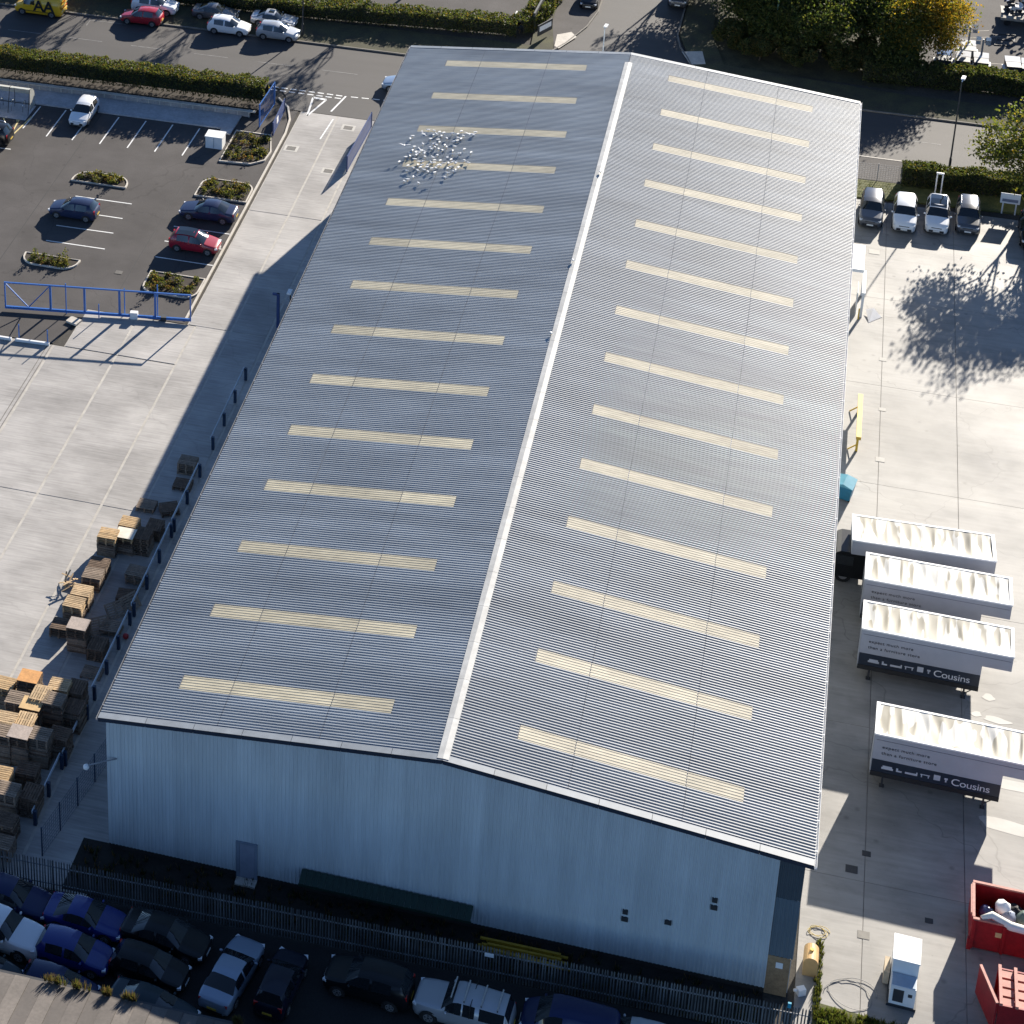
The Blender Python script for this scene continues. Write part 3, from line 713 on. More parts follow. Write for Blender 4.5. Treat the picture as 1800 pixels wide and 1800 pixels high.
car('van', (-11.48, 107.92), -90, P_WHITE, 'white van front showing above the far hedge', 'van', name='parked_van')
# --- the shaded lot in front of the gable
car('sedan', (-3.39, -4.71), -4, P_BLUE2, 'dark blue car at left edge against the palisade fence')
o = car('offroad', (-3.09, -6.97), -8, P_WHITE, 'white off-road car at the left edge of the shaded lot')
car('coupe', (0.84, -4.91), -3, P_BLUE, 'bright blue coupe parked along the palisade fence')
car('hatch', (0.98, -7.14), -3, P_BLUE, 'blue hatchback in front of the bright blue coupe')
car('sedan', (5.11, -4.93), -6, P_BLACK, 'black car with red tail lamp nearest the fence beyond blue coupe')
car('hatch', (4.93, -7.03), -6, P_BLACK, 'black hatchback between blue hatchback and silver saloon')
car('hatch', (0.98, -9.43), -5, P_BLUE2, 'dark blue car with teal sun strip half hidden by the brown roof')
car('sedan', (5.77, -9.32), -9, P_TEAL, 'dark car with pale bonnet at the edge of the brown roof')
car('hatch', (-2.97, -9.49), -8, P_TEAL, 'dark teal car at left edge above the brown roof')
car('sedan', (8.95, -6.24), 80, P_LBLUE, 'silver saloon facing the fence in the shaded lot')
car('hatch', (11.43, -6.10), 84, P_INK, 'very dark navy hatchback right of the silver saloon')
car('suv', (15.61, -4.92), 176, P_BLACK, 'black car in deepest shade left of the silver pickup')
p_ = car('offroad', (20.43, -5.22), 176, P_SILVER, 'silver pickup with hardtop and roof bars in the shaded lot', name='pickup_truck', cat='pickup')
for k, x in enumerate((.55, -.1, -.95, -1.75)):
    mb = MB(); mb.bar((x, -.66, 1.87), (x, .66, 1.87), .07, .04)
    for s in (1, -1): mb.bar((x, s * .62, 1.74), (x, s * .62, 1.88), .05, .05)
    mb.build('roof_bar', m_chrome, p_)
mb = MB(); mb.bx(-.46, -.42, -.935, .935, 1.12, 1.775); mb.build('cab_gap', m_black, p_)
car('van', (25.52, -4.87), 178, P_BLUE2, 'dark blue van roof showing at the bottom edge', 'van', name='parked_van')
car('suv', (28.75, -4.89), 178, P_SILVER, 'pale car roof sliver at the bottom edge by the fence')

# ================================================================== SWAP BODY LORRIES
m_silver_side = pm('silver_panel', (.36, .37, .41), .4, .06, .8)
m_navy_side = pm('navy_panel', (.018, .026, .042), .4, .1, .8)
def roof_membrane_mat(i, amount):
    nm_ = 'lorry_roof_membrane_%d' % i
    m = pm(nm_, (.74, .73, .69), .55, .04, 1.5, obj=True)
    n = m.node_tree.nodes; l = m.node_tree.links; b = n['Principled BSDF']
    tc = n.new('ShaderNodeTexCoord'); mp = n.new('ShaderNodeMapping'); mp.inputs['Scale'].default_value = (1.9, .42, 1); mp.inputs['Location'].default_value = (i * 7.3, i * 2.1, 0)
    t = n.new('ShaderNodeTexNoise'); t.inputs['Scale'].default_value = 1.0; t.inputs['Detail'].default_value = 1.5
    l.new(tc.outputs['Object'], mp.inputs[0]); l.new(mp.outputs[0], t.inputs['Vector'])
    r = n.new('ShaderNodeValToRGB'); r.color_ramp.elements[0].position = amount; r.color_ramp.elements[1].position = amount + .02
    r.color_ramp.elements[0].color = (.55, .54, .50, 1); r.color_ramp.elements[1].color = (.30, .275, .215, 1)
    l.new(t.outputs['Fac'], r.inputs['Fac']); l.new(r.outputs[0], b.inputs['Base Color']); return m
def swap_body(pos, deg, idx, label, mirror=False, name='swap_body', amount=.56):
    """local: x along the body, front overhang at +x; origin centre of the near side rear corner ground projection"""
    Lb, Wb, zb, zt, xl = 8.35, 2.5, .78, 3.6, 6.75
    root = empty(name, (pos[0], pos[1], .01), radians(deg), label, 'lorry body', 'furniture lorry bodies')
    # walls as an L shaped side profile extruded across
    prof = [(0, zb), (xl, zb), (xl, 2.55), (Lb, 2.55), (Lb, zt), (0, zt)]
    mb = MB(); n = len(prof)
    mb.add([(x, 0, z) for x, z in prof] + [(x, Wb, z) for x, z in prof],
           [list(range(n)), [2 * n - 1 - i for i in range(n)]] + [((i + 1) % n, i, n + i, n + (i + 1) % n) for i in range(n) if i != 4])
    mb.build('box_panels', m_silver_side, root)
    band = MB()
    for y in (-.008, Wb + .008): band.bx(.0, xl - .005, min(y, y * .2 + .0), y if y > 0 else -.0005, zb + .28, zb + 1.08)
    band = MB(); band.bx(.02, xl - .02, -.014, -.002, zb + .26, zb + 1.1); band.build('navy_band', m_navy_side, root)
    band = MB(); band.bx(.02, xl - .02, Wb + .002, Wb + .014, zb + .26, zb + 1.1); band.build('navy_band', m_navy_side, root)
    sk = MB(); sk.bx(0, xl, -.03, Wb + .03, zb - .06, zb + .25); sk.build('chassis_skirt', m_black, root)
    # frame mouldings round the roof
    fr = MB(); fr.bx(-.02, Lb + .02, -.04, .1, zt - .05, zt + .045); fr.build('roof_rail', m_white, root)
    fr = MB(); fr.bx(-.02, Lb + .02, Wb - .1, Wb + .04, zt - .05, zt + .045); fr.build('roof_rail', m_white, root)
    fr = MB(); fr.bx(-.04, .16, -.03, Wb + .03, zt - .05, zt + .05); fr.build('end_rail', m_white, root)
    fr = MB(); fr.bx(Lb - .14, Lb + .04, -.03, Wb + .03, zt - .05, zt + .05); fr.build('end_rail', m_white, root)
    ml = MB(); ml.bx(.1, Lb - .1, -.012, -.001, zt - .38, zt - .35); ml.build('side_moulding', pm('grey_moulding', (.16, .16, .18), .5), root)
    # sagging roof skin
    nx, ny = 110, 10; vs = []; rng = random.Random(idx * 11)
    ph = [rng.uniform(0, 6) for _ in range(14)]; am = [rng.uniform(.3, 1) for _ in range(14)]
    for i in range(nx + 1):
        x = .1 + (Lb - .2) * i / nx
        for j in range(ny + 1):
            y = .06 + (Wb - .12) * j / ny; e = sin(pi * j / ny)
            k = x / Lb * 12; bi = int(k); s = sin(pi * (k - bi)) ** .7
            z = zt + .03 - .085 * e * s * am[bi] + .022 * e * sin(x * 7.5 + y * 2.4 * sin(ph[bi]) + ph[bi]) * am[bi]
            vs.append((x, y, z))
    mb = MB(); mb.add(vs, [(i * (ny + 1) + j, (i + 1) * (ny + 1) + j, (i + 1) * (ny + 1) + j + 1, i * (ny + 1) + j + 1) for i in range(nx) for j in range(ny)])
    mb.build('roof_skin', roof_membrane_mat(idx, amount), root, smooth=True)
    # legs
    for x in (.7, xl - .75):
        for y in (.12, Wb - .12):
            lg = MB(); lg.bx(x - .05, x + .05, y - .05, y + .05, .03, zb - .05); lg.bx(x - .13, x + .13, y - .13, y + .13, -.008, .03); lg.build('leg', m_dark, root)
    br = MB(); br.bar((xl - .75, .12, .25), (xl - .2, .12, zb), .04, .04); br.build('leg_brace', m_dark, root)
    # rear doors
    for k in (0, 1):
        dd = MB(); dd.bx(-.03, -.003, .06 + k * 1.2, 1.22 + k * 1.2, zb + .05, zt - .1); dr = dd.build('rear_door', m_silver_side, root)
        hb = MB(); hb.cyl((-.05, 1.0 + k * .5, zb + .1), (-.05, 1.0 + k * .5, zt - .15), .02, 6); hb.build('lock_rod', m_chrome, dr)
    # lettering on both long sides
    for side in (0, 1):
        def put(txt, size, x, z, mat, sp=1.0):
            me = text_mesh(txt, size, mat, .002, spacing=sp)
            if side == 0: o = place('lettering', me, root, (x, -.018, z), rot=(pi / 2, 0, 0))
            else: o = place('lettering', me, root, (xl - x, Wb + .018, z), rot=(pi / 2, 0, pi))
            return o
        a = .45 if not mirror or side == 0 else 4.1
        if side == 1 and mirror: a = .5
        put('expect much more', .29, a, zb + 1.92, m_black, 1.12); put('than a furniture store', .29, a, zb + 1.50, m_black, 1.12)
        put('Cousins', .66, 4.2, zb + .42, pm('logo_silver', (.62, .63, .66), .5), .95)
        put('beyond expectation', .18, 4.2, zb + .09, pm('logo_silver', (.62, .63, .66), .5), 1.15)
        put('www.cousinsfurniture.co.uk', .16, .45, zb + .09, m_white, 1.1)
        ic = [(.0, .62, .2), (.78, .3, .2), (1.25, .65, .14), (2.05, .5, .2), (2.75, .34, .36), (3.3, .18, .26)]
        for k, (dx, wd, ht_) in enumerate(ic):
            mb = MB(); y = -.0175 if side == 0 else Wb + .0175
            def rr(x0_, x1_, z0_, z1_):
                if side: x0_, x1_ = xl - x1_, xl - x0_
                mb.bx(x0_, x1_, y - .003, y + .003, z0_, z1_)
            X = .55 + dx; Z = zb + .52
            if k == 0: rr(X, X + wd, Z, Z + .13); rr(X + .06, X + wd - .06, Z + .13, Z + .24)
            elif k == 1: rr(X, X + wd, Z, Z + .1); rr(X, X + .1, Z + .1, Z + .24)
            elif k == 2: rr(X, X + wd, Z, Z + .13); rr(X + wd - .07, X + wd, Z + .13, Z + .24)
            elif k == 3: rr(X, X + wd, Z + .16, Z + .22); rr(X + .04, X + .1, Z, Z + .16); rr(X + wd - .1, X + wd - .04, Z, Z + .16)
            elif k == 4: rr(X, X + wd, Z, Z + ht_)
            else: rr(X + .05, X + .13, Z, Z + .16); rr(X, X + wd, Z + .16, Z + .28)
            mb.build('furniture_icon', pm('icon_grey', (.45, .47, .52), .5), root)
    return root
pA, pB, pC, pD = (37.31, 32.77), (38.21, 28.99), (38.16, 24.49), (39.07, 16.03)
swap_body((pB[0], pB[1]), -.5, 2, 'furniture lorry body second from the warehouse far end, wrinkled white roof', amount=.53)
swap_body((pC[0], pC[1]), -1.0, 3, 'furniture lorry body with broad white and buff roof patches, third in row', amount=.47)
swap_body((pD[0], pD[1]), -1.5, 4, 'furniture lorry body nearest us, standing apart from the other three', amount=.46)
t1 = swap_body((pA[0] + 8.35, pA[1] + 2.5), 182.0, 1, 'furniture lorry body farthest from us, mounted over a black cab', mirror=True, amount=.5)
# cab of the first lorry
cb = empty('lorry_cab', (pA[0] + .4, pA[1] + 1.15, 0), pi, 'black lorry cab under the overhang of the farthest furniture body', 'lorry cab')
c_ = MB(); n = 8
prof = [(1.55, .5), (1.62, 1.0), (1.5, 1.35), (1.15, 2.25), (.9, 2.4), (-.75, 2.4), (-.75, .5)]
c_.add([(x, -1.1, z) for x, z in prof] + [(x, 1.1, z) for x, z in prof], [list(range(7)), [13 - i for i in range(7)]] + [((i + 1) % 7, i, 7 + i, 7 + (i + 1) % 7) for i in range(7)])
c_.build('cab_shell', P_BLACK, cb)
g_ = MB(); g_.add([(1.52, -.98, 1.36), (1.52, .98, 1.36), (1.19, .92, 2.2), (1.19, -.92, 2.2)], [(0, 1, 2, 3)]); g_.build('windscreen', m_glass, cb)
for s in (1, -1):
    g_ = MB(); g_.bx(.1, 1.1, s * 1.105 - .004, s * 1.105 + .004, 1.4, 2.1); g_.build('side_window', m_glass, cb)
    mr = MB(); mr.bar((1.3, s * 1.1, 1.9), (1.4, s * 1.42, 1.9), .03, .03); mr.box((1.4, s * 1.45, 1.75), (.08, .2, .42)); mr.build('mirror', m_dark, cb)
    wl = MB(); wl.cyl((.6, s * .85 - .14, .48), (.6, s * .85 + .14, .48), .48, 16); w_ = wl.build('wheel', m_black, cb)
    rm = MB(); rm.cyl((.6, s * .86 - .145, .48), (.6, s * .86 + .145, .48), .26, 12); rm.build('rim', m_rim, w_)
    hl = MB(); hl.box((1.6, s * .8, .8), (.08, .35, .2)); hl.build('headlight', m_lampw, cb)
for x in (-5.4, -6.4):
    for s in (1, -1):
        wl = MB(); wl.cyl((x, s * .8 - .25, .48), (x, s * .8 + .25, .48), .48, 16); w_ = wl.build('wheel', m_black, cb)
ch = MB(); ch.bx(-7.4, -.7, -.45, .45, .55, .72); ch.build('chassis', m_dark, cb)

# ================================================================== SLIDING GATE AND BARRIERS
gt = empty('sliding_gate', (-9.75, 49.35, 0), radians(180 + 8.6), 'blue steel sliding gate standing across the concrete drive', 'gate')
GL, GH, GZ = 13.9, 2.2, .16
def gp(name, a, b, wd=.1, ht_=.1, m=m_blue):
    mb = MB(); mb.bar(a, b, wd, ht_); return mb.build(name, m, gt)
gp('top_rail', (0, 0, GH + GZ), (GL, 0, GH + GZ), .1, .1); gp('bottom_rail', (0, 0, GZ + .08), (GL, 0, GZ + .08), .14, .2)
for x, wd in ((.05, .1), (2.65, .26), (5.3, .26), (7.9, .26), (10.45, .2), (13.85, .1)):
    gp('gate_post', (x, 0, GZ + .18), (x, 0, GH + GZ - .05), wd if x in (.05, 13.85) else .16, .1)
gp('brace', (10.5, 0, GH + GZ - .08), (12.1, 0, GZ + .22), .07, .07); gp('brace', (13.8, 0, GH + GZ - .08), (12.15, 0, GZ + .22), .07, .07)
mot = empty('gate_motor', (-14.0, 49.1, 0), radians(8.6), 'small white gate motor unit at the foot of blue gate', 'gate motor')
mb = MB(); mb.bx(-.28, .28, -.5, -.15, 0, .55); mb.build('motor_housing', m_white, mot); mb = MB(); mb.bx(-2.3, 2.2, -.35, -.2, .12, .26); mb.build('roller_beam', m_white, mot)
mb = MB(); mb.bx(2.0, 2.4, -.5, -.05, 0, .35); mb.build('roller_foot', m_dark, mot)
for i, p in enumerate(((18.96, 114.59), )): pass
for (px_, py_, h_, lb) in ((-18.95, 48.0, 2.6, 'leftmost slim blue post in front of the sliding gate'), (-16.45, 48.1, 1.2, 'slim blue post below the middle of the gate'), (-14.75, 49.0, 2.3, 'slim blue post left of the gate motor'), (-12.35, 49.45, 2.75, 'tall blue guide post beside the gate motor')):
    mb = MB(); mb.bx(px_ - .035, px_ + .035, py_ - .035, py_ + .035, 0, h_); tag(mb.build('gate_guide_post', m_blue), lb, 'post')
for (a, b, lb) in (((-60, 42.9), (-21.6, 43.6), 'left length of low white kerb rail below the gate'), ((-21.3, 43.62), (-18.75, 43.75), 'right length of low white kerb rail below the gate')):
    mb = MB(); mb.bar((a[0], a[1], .16), (b[0], b[1], .16), .16, .14); mb.bar((a[0], a[1], .05), (b[0], b[1], .05), .1, .14); tag(mb.build('white_rail', m_white), lb, 'rail')
for (x, y, lb) in ((-21.2, 44.1, 'thin blue post left of the pair on the white kerb rail'), (-18.95, 43.95, 'thin blue post right of the pair on the white kerb rail')):
    mb = MB(); mb.bx(x - .035, x + .035, y - .035, y + .035, 0, 1.15); tag(mb.build('thin_post', m_blue), lb, 'post')
mb = MB(); mb.prism([(-18.6, 46.9), (-17.7, 46.6), (-17.5, 47.3), (-18.4, 47.6)], 0, .16); tag(mb.build('kerb_block', m_kerb), 'pale concrete kerb block at the corner of gate apron', 'kerb')
# blue crash barrier: posts with a top rail, in lengths
def barrier(yb, ya, lb, x=-4.0, n=4):
    r_ = empty('crash_barrier', (x, ya, 0), 0, lb, 'barrier', 'blue barriers along the drive')
    Lb = yb - ya
    mb = MB(); mb.bar((-.14, -.1, .92), (-.14, Lb + .1, .92), .05, .22); mb.build('rail', m_railtop, r_)
    pm_ = MB(); pm_.bx(-.09, .09, -.09, .09, 0, 1.0); me = pm_.mesh('post', m_railblue)
    for i in range(n): place('post', me, r_, (0, Lb * i / (n - 1), 0))
barrier(43.5, 35.2, 'blue crash barrier farthest up the shaded drive'); barrier(32.1, 26.3, 'blue crash barrier beside the topmost pallets', n=3)
barrier(25.7, 18.0, 'blue crash barrier beside the slatted pallet stacks', n=4); barrier(17.2, 10.6, 'blue crash barrier left of the leaning pallets', n=4)
barrier(9.0, 5.3, 'blue crash barrier beside the big pallet cluster', n=2, x=-3.9); barrier(5.0, .75, 'blue crash barrier nearest us by the mesh fence', n=3)
# entrance gates by the road
def mesh_gate(name, p, q, h, lb, mat, bars=14, solid=False):
    bt = .02
    d = Vector((q[0] - p[0], q[1] - p[1])); Lg = d.length
    r_ = empty(name, (p[0], p[1], 0), math.atan2(d.y, d.x), lb, 'gate')
    fr = MB()
    for z in (.15, h): fr.bar((0, 0, z), (Lg, 0, z), .07, .07)
    for x in (0, Lg): fr.bar((x, 0, .05), (x, 0, h + .06), .1, .1)
    fr.build('frame', mat, r_)
    me = MB().box((0, 0, h / 2 + .07), (bt, bt, h - .12)).mesh('bar', mat)
    for i in range(1, bars): place('bar', me, r_, (Lg * i / bars, 0, 0))
    if solid:
        mb = MB(); mb.bx(.08, Lg - .08, -.012, .012, .3, h - .15); mb.build('sheet', mat, r_)
    return r_
mesh_gate('blue_mesh_gate', (-12.64, 79.4), (-12.45, 83.7), 2.2, 'blue barred gate leaf at the end of the clipped hedge', m_blue, 16)
g2 = mesh_gate('blue_panel_gate', (-11.15, 78.3), (-11.3, 82.7), 1.25, 'open blue gate leaf beside the planting bed at the entrance', m_bluedk, 12, True)
mb = MB(); mb.bx(1.3, 1.9, -.03, -.015, .45, 1.0); mb.build('sign_plate', m_white, g2)
mesh_gate('blue_panel_gate', (-3.75, 74.0), (-3.45, 81.9), 1.5, 'open blue gate leaf beside the warehouse roof edge', m_bluedk, 22, True)
mb = MB(); mb.bx(-3.58, -3.38, 50.4, 50.6, 0, 2.9); mb.bx(-3.9, -3.4, 50.42, 50.58, 2.75, 2.9); tag(mb.build('blue_hook_post', m_bluedk), 'dark blue post with short arm in the warehouse shadow', 'post')

# lamp posts
def lamp_post(pos, h, lb, arm=(0, -.6), heads=1, mat=m_dark):
    r_ = empty('lamp_post', pos, 0, lb, 'lamp post')
    mb = MB(); mb.tube([(0, 0, 0), (0, 0, 1.3), (0, 0, 1.31), (0, 0, h)], [.11, .1, .07, .05], 8); mb.build('column', mat, r_)
    mb = MB(); mb.tube([(0, 0, h - .05), (arm[0] * .4, arm[1] * .4, h + .08), (arm[0], arm[1], h + .1)], .04, 6); mb.build('arm', m_white, r_)
    mb = MB(); mb.box((arm[0] * 1.3, arm[1] * 1.3, h + .1), (.3, .62, .12), rz=math.atan2(arm[1], arm[0]) - pi / 2); mb.build('lamp_head', m_white, r_)
    return r_
lamp_post((43.82, 87.65), 8.3, 'tall street lamp beside the road right of the warehouse', (0.1, .45))
lamp_post((-13.36, 97.41), 8.5, 'dark lamp column by the far kerb near the silver hatchback', (0, -.7))
lamp_post((14.1, 97.6), 4.4, 'white street lamp head poking above the far roof edge', (.05, .3), mat=m_white)
lamp_post((-2.6, 50.6), 3.2, 'short twin lamp in the warehouse shadow by the roof edge', (0, -.2))
for x, y, h, lb in ((28.6, 107.0, 5.6, 'taller of two pale green poles among the dark trees'), (29.0, 106.8, 3.2, 'shorter of two pale green poles among the dark trees')):
    mb = MB(); mb.cyl((x, y, 0), (x, y, h), .07, 8); tag(mb.build('green_pole', pm('green_pole_paint', (.12, .22, .18), .5)), lb, 'pole')

# ================================================================== CYCLE SHELTER, CABINET, COVERS
cs = empty('cycle_shelter', (-36.4, 76.75, .0), 0, 'curved roof cycle shelter with clear sides at the left edge', 'shelter')
m_poly = pm('clear_polycarbonate', (.50, .49, .42), .3, .1, 1, trans=.25)
sp = MB(); sp.bx(-3.4, 4.1, -1.6, 1.15, -.03, .03); sp.build('base_slab', m_paving, cs)
k = 8; arcs = [(1.0 - .75 * (1 - cos(a)) if 0 else 1.0 * cos(a) , 1.15 + 1.0 * sin(a)) for a in [pi * .5 * i / k for i in range(k + 1)]]
for i in range(4):
    xa, xb = -3.3 + i * 1.84, -3.3 + (i + 1) * 1.84 - .04
    mb = MB(); vs = []
    for (yy, zz) in arcs: vs += [(xa, yy, zz), (xb, yy, zz)]
    vs += [(xa, -.12, 2.2), (xb, -.12, 2.2)]
    n = len(vs) // 2
    mb.add(vs, [(2 * j, 2 * j + 1, 2 * j + 3, 2 * j + 2) for j in range(n - 1)]); mb.build('roof_panel', m_poly, cs, smooth=True)
for i in range(5):
    x = -3.32 + i * 1.84
    mb = MB(); mb.tube([(x, 1.0, 0), (x, 1.0, 1.2)] + [(x, yy * 1.01, zz * 1.0 + .01) for yy, zz in arcs[1:]] + [(x, -.12, 2.22)], .03, 6); mb.bar((x, -.75, 0), (x, -.1, 2.2), .05, .05); mb.build('frame', m_dark, cs)
mb = MB(); mb.add([(4.06, 1.0, .25), (4.06, -.25, .25), (4.06, -.12, 2.18)] + [(4.06, yy, zz) for yy, zz in arcs[::-1]], [list(range(3 + len(arcs)))]); mb.build('end_panel', m_poly, cs)
hp = MB(); hp.tube([(0, -.4, 0), (0, -.4, .7), (0, -.25, .82), (0, .25, .82), (0, .4, .7), (0, .4, 0)], .03, 6); hme = hp.mesh('cycle_hoop', m_chrome, True)
for i in range(7): place('cycle_hoop', hme, cs, (-2.9 + i * 1.05, .1, .03))
cbx = empty('white_cabinet', (-15.38, 75.39), 0, 'white utility cabinet standing beside the planting bed in the car park', 'cabinet')
mb = MB(); mb.bx(-.72, .72, -.55, .55, 0, 1.05); mb.build('cabinet_body', m_white, cbx); mb = MB(); mb.bx(-.78, .78, -.6, .6, 1.05, 1.12); mb.build('cabinet_lid', m_white, cbx)
mb = MB(); mb.bx(-.012, .012, -.562, -.55, .05, 1.0); mb.build('door_gap', m_dark, cbx)
m_cover = pm('iron_cover', (.11, .10, .085), .6, .2, 4); m_coverd = pm('black_iron_cover', (.02, .02, .022), .6, .2, 4); m_collar = pm('cover_surround', (.45, .43, .39), .8, .1, 2)
for i, (p, lb, mm, sz) in enumerate((((-9.15, 76.66), 'brown manhole cover left of the drive at the entrance', m_cover, .75), ((-5.36, 81.44), 'brown manhole cover in pale surround near the entrance', m_cover, .75), ((-5.28, 73.78), 'manhole cover beside the warehouse shadow tip', m_cover, .7),
        ((39.11, 10.90), 'small black drain grate in the lorry shadow', m_coverd, .45), ((38.38, 9.60), 'larger black drain cover near the warehouse corner', m_coverd, .62), ((38.20, 73.14), 'pale square cover in front of the white cars', m_collar, .8),
        ((38.72, 64.10), 'worn cover on the slab joint near the white doorway', m_collar, .5), ((39.14, 46.29), 'pale patched cover on the slab joint by the yellow barrier', m_collar, .6), ((42.30, 7.18), 'small round drain in the lorry shadow edge', m_coverd, .4),
        ((39.10, 5.33), 'broken grey drain grate in the sunny corner', m_cover, .6), ((-16.99, 54.40), 'dark drain cover above the blue gate', m_cover, .55), ((39.10, 58.37), 'patched cover in the tree shadow on the slab joint', m_collar, .5), ((39.18, 52.14), 'small patched cover midway along the slab joint', m_collar, .45))):
    r_ = empty('manhole_cover', p, 0, lb, 'manhole cover')
    if mm is m_cover and i < 3: mb = MB(); mb.bx(-sz * .78, sz * .78, -sz * .7, sz * .7, .0, .012); mb.build('surround', m_collar, r_)
    mb = MB(); mb.bx(-sz / 2, sz / 2, -sz * .42, sz * .42, .008, .02); mb.build('cover', mm, r_)

# ================================================================== RIGHT HAND YARD FURNITURE
dc = empty('entrance_canopy', (36.7, 65.5, 0), 0, 'white canopy and door frame on the warehouse side wall', 'canopy')
mb = MB(); mb.bx(-1.2, .62, -.2, 3.4, 2.7, 2.95); mb.build('canopy_roof', m_white, dc)
mb = MB(); mb.bx(.6, .85, -2.0, 1.2, 1.95, 2.1); mb.bx(.62, .8, -2.0, -1.85, 0, 1.95); mb.bx(.62, .8, 1.0, 1.2, 0, 1.95); mb.build('white_frame', m_white, dc)
mb = MB(); mb.bx(.3, .36, -1.8, -.2, .05, 1.9); mb.build('white_panel', m_white, dc)
mb = MB(); mb.bar((.55, -2.3, 0), (.55, -2.3, .9), .1, .1); tag(mb.build('guard_post', m_yel, None, (36.7, 65.5, 0)), 'short yellow guard post below the white door frame', 'post')
mb = MB(); mb.add([(38.0, 62.9, .02), (38.9, 63.9, .03), (38.3, 64.5, .35), (37.75, 64.4, .2)], [(0, 1, 2, 3)]); mb.add([(38.0, 62.9, .0), (38.9, 63.9, .0), (38.3, 64.5, .0), (37.75, 64.4, .0)], [(3, 2, 1, 0)])
tag(mb.build('plastic_sheet', pm('pale_plastic', (.7, .68, .66), .3)), 'crumpled pale plastic sheet lying by the white door frame', 'plastic sheet')
yb = empty('height_barrier', (37.55, 46.7, 0), 0, 'yellow steel guard rail standing beside the warehouse wall', 'barrier')
mb = MB(); mb.bx(-.1, .22, -.1, 5.0, 1.05, 1.3); mb.build('beam', m_yel, yb)
for y in (.15, 4.6):
    mb = MB(); mb.bx(-.05, .1, y - .08, y + .08, 0, 1.05); mb.build('post', m_yel, yb); mb = MB(); mb.bar((.0, y, .5), (-.55, y, .03), .07, .07); mb.build('foot', m_yel, yb)
bn = empty('wheeled_bin', (36.9, 41.5, 0), -.25, 'blue wheeled bin half hidden under the right eave', 'bin')
m_bin = pm('bin_blue', (.03, .20, .33), .5, .15, 2)
mb = MB(); mb.add([(x * k_, y * k2, z) for z, k_, k2 in ((.1, .48, .38), (1.15, .62, .52)) for x, y in ((-1, -1), (1, -1), (1, 1), (-1, 1))], [(0, 3, 2, 1), (4, 5, 6, 7), (0, 1, 5, 4), (1, 2, 6, 5), (2, 3, 7, 6), (3, 0, 4, 7)]); mb.build('bin_body', m_bin, bn)
mb = MB(); mb.add([(-.66, -.56, 1.16), (.66, -.56, 1.16), (.66, .56, 1.3), (-.66, .56, 1.3), (0, -.5, 1.36), (0, .5, 1.5)], [(0, 1, 4), (1, 2, 5, 4), (2, 3, 5), (3, 0, 4, 5)]); mb.build('bin_lid', pm('bin_lid_teal', (.10, .35, .45), .4, .1, 2), bn)
for s in (-1, 1):
    mb = MB(); mb.cyl((s * .45 - .05, -.3, .1), (s * .45 + .05, -.3, .1), .1, 8); mb.build('wheel', m_black, bn)
# skips
def skip(pos, rz, Ls, Ws, Hs, lb, name='skip', lid=False):
    r_ = empty(name, pos, rz, lb, 'skip')
    fl = .25
    def wall(a, b, nm_='side_wall'):
        mb = MB(); mb.bar((a[0], a[1], Hs / 2 + .1), (b[0], b[1], Hs / 2 + .1), .06, Hs - .2); o = mb.build(nm_, m_red, r_)
        rb_ = MB(); rb_.bar((a[0], a[1], Hs + .03), (b[0], b[1], Hs + .03), .14, .1); rb_.build('rim', m_pink, o); return o
    wall((0, 0), (Ls, 0)); wall((0, Ws), (Ls, Ws)); wall((.03, .1), (.03, Ws - .1), 'end_wall'); wall((Ls, .1), (Ls, Ws - .1), 'end_wall')
    mb = MB(); mb.bx(0, Ls, 0, Ws, .12, .2); mb.build('floor', m_red, r_)
    for i in range(5):
        x = .1 + (Ls - .2) * i / 4
        for y in (-.07, Ws + .07):
            mb = MB(); mb.bx(x - .07, x + .07, y - .04, y + .04, .15, Hs - .02); mb.build('rib', m_red, r_)
    mb = MB(); mb.bx(-.1, .1, -.1, .12, 0, .7); mb.build('corner_foot', m_red, r_)
    return r_
sk = skip((44.2, 5.95, 0), -.015, 6, 2.45, 2.0, 'red open-topped skip full of rubbish bags at the right edge')
mb = MB(); mb.bx(1.15, 1.45, -.05, -.035, 1.15, 1.45); mb.build('warning_label', m_ypaint, sk)
mb = MB(); mb.bx(-.11, -.05, .3, 2.2, 1.9, 2.1); mb.build('end_hinge', m_pink, sk)
rub = [((45.7, 7.3, 1.75), .42, m_white, 'white rubbish bag bulging on top of the red skip'), ((45.95, 6.95, 1.5), .45, pm('bag_grey', (.22, .25, .32), .4, .3, 3), 'grey plastic bag below the white bag in the skip'), ((44.95, 7.2, 1.35), .38, pm('bag_blue', (.06, .08, .18), .4, .3, 3), 'dark blue bag at the near end of the skip'),
       ((46.8, 7.0, 1.5), .5, pm('bag_green', (.10, .14, .12), .4, .3, 3), 'green grey bag at the right edge of the skip'), ((46.3, 7.4, 1.3), .6, m_black, 'black rubbish sack behind the white bag'), ((45.3, 6.85, 1.2), .5, m_black, 'black rubbish sack in the near left of the skip'), ((47.8, 6.8, 1.3), .7, m_black, 'black rubbish sack outside the right edge')]
for c, r_, mm, lb in rub:
    mb = MB(); mb.ball(c, r_, 12, 8, jit=.13, sq=(1, 1, .9)); tag(mb.build('rubbish_bag', mm, smooth=True), lb, 'rubbish bag')
mb = MB(); mb.tube([(44.6, 6.05, 2.05), (45.1, 6.3, 2.12), (46.0, 5.95, 2.0), (47.2, 5.9, 1.95)], [.12, .2, .22, .2], 8); tag(mb.build('foam_roll', pm('foam_cream', (.72, .70, .62), .8), smooth=True), 'long cream foam roll lying over the skip edge', 'foam roll')
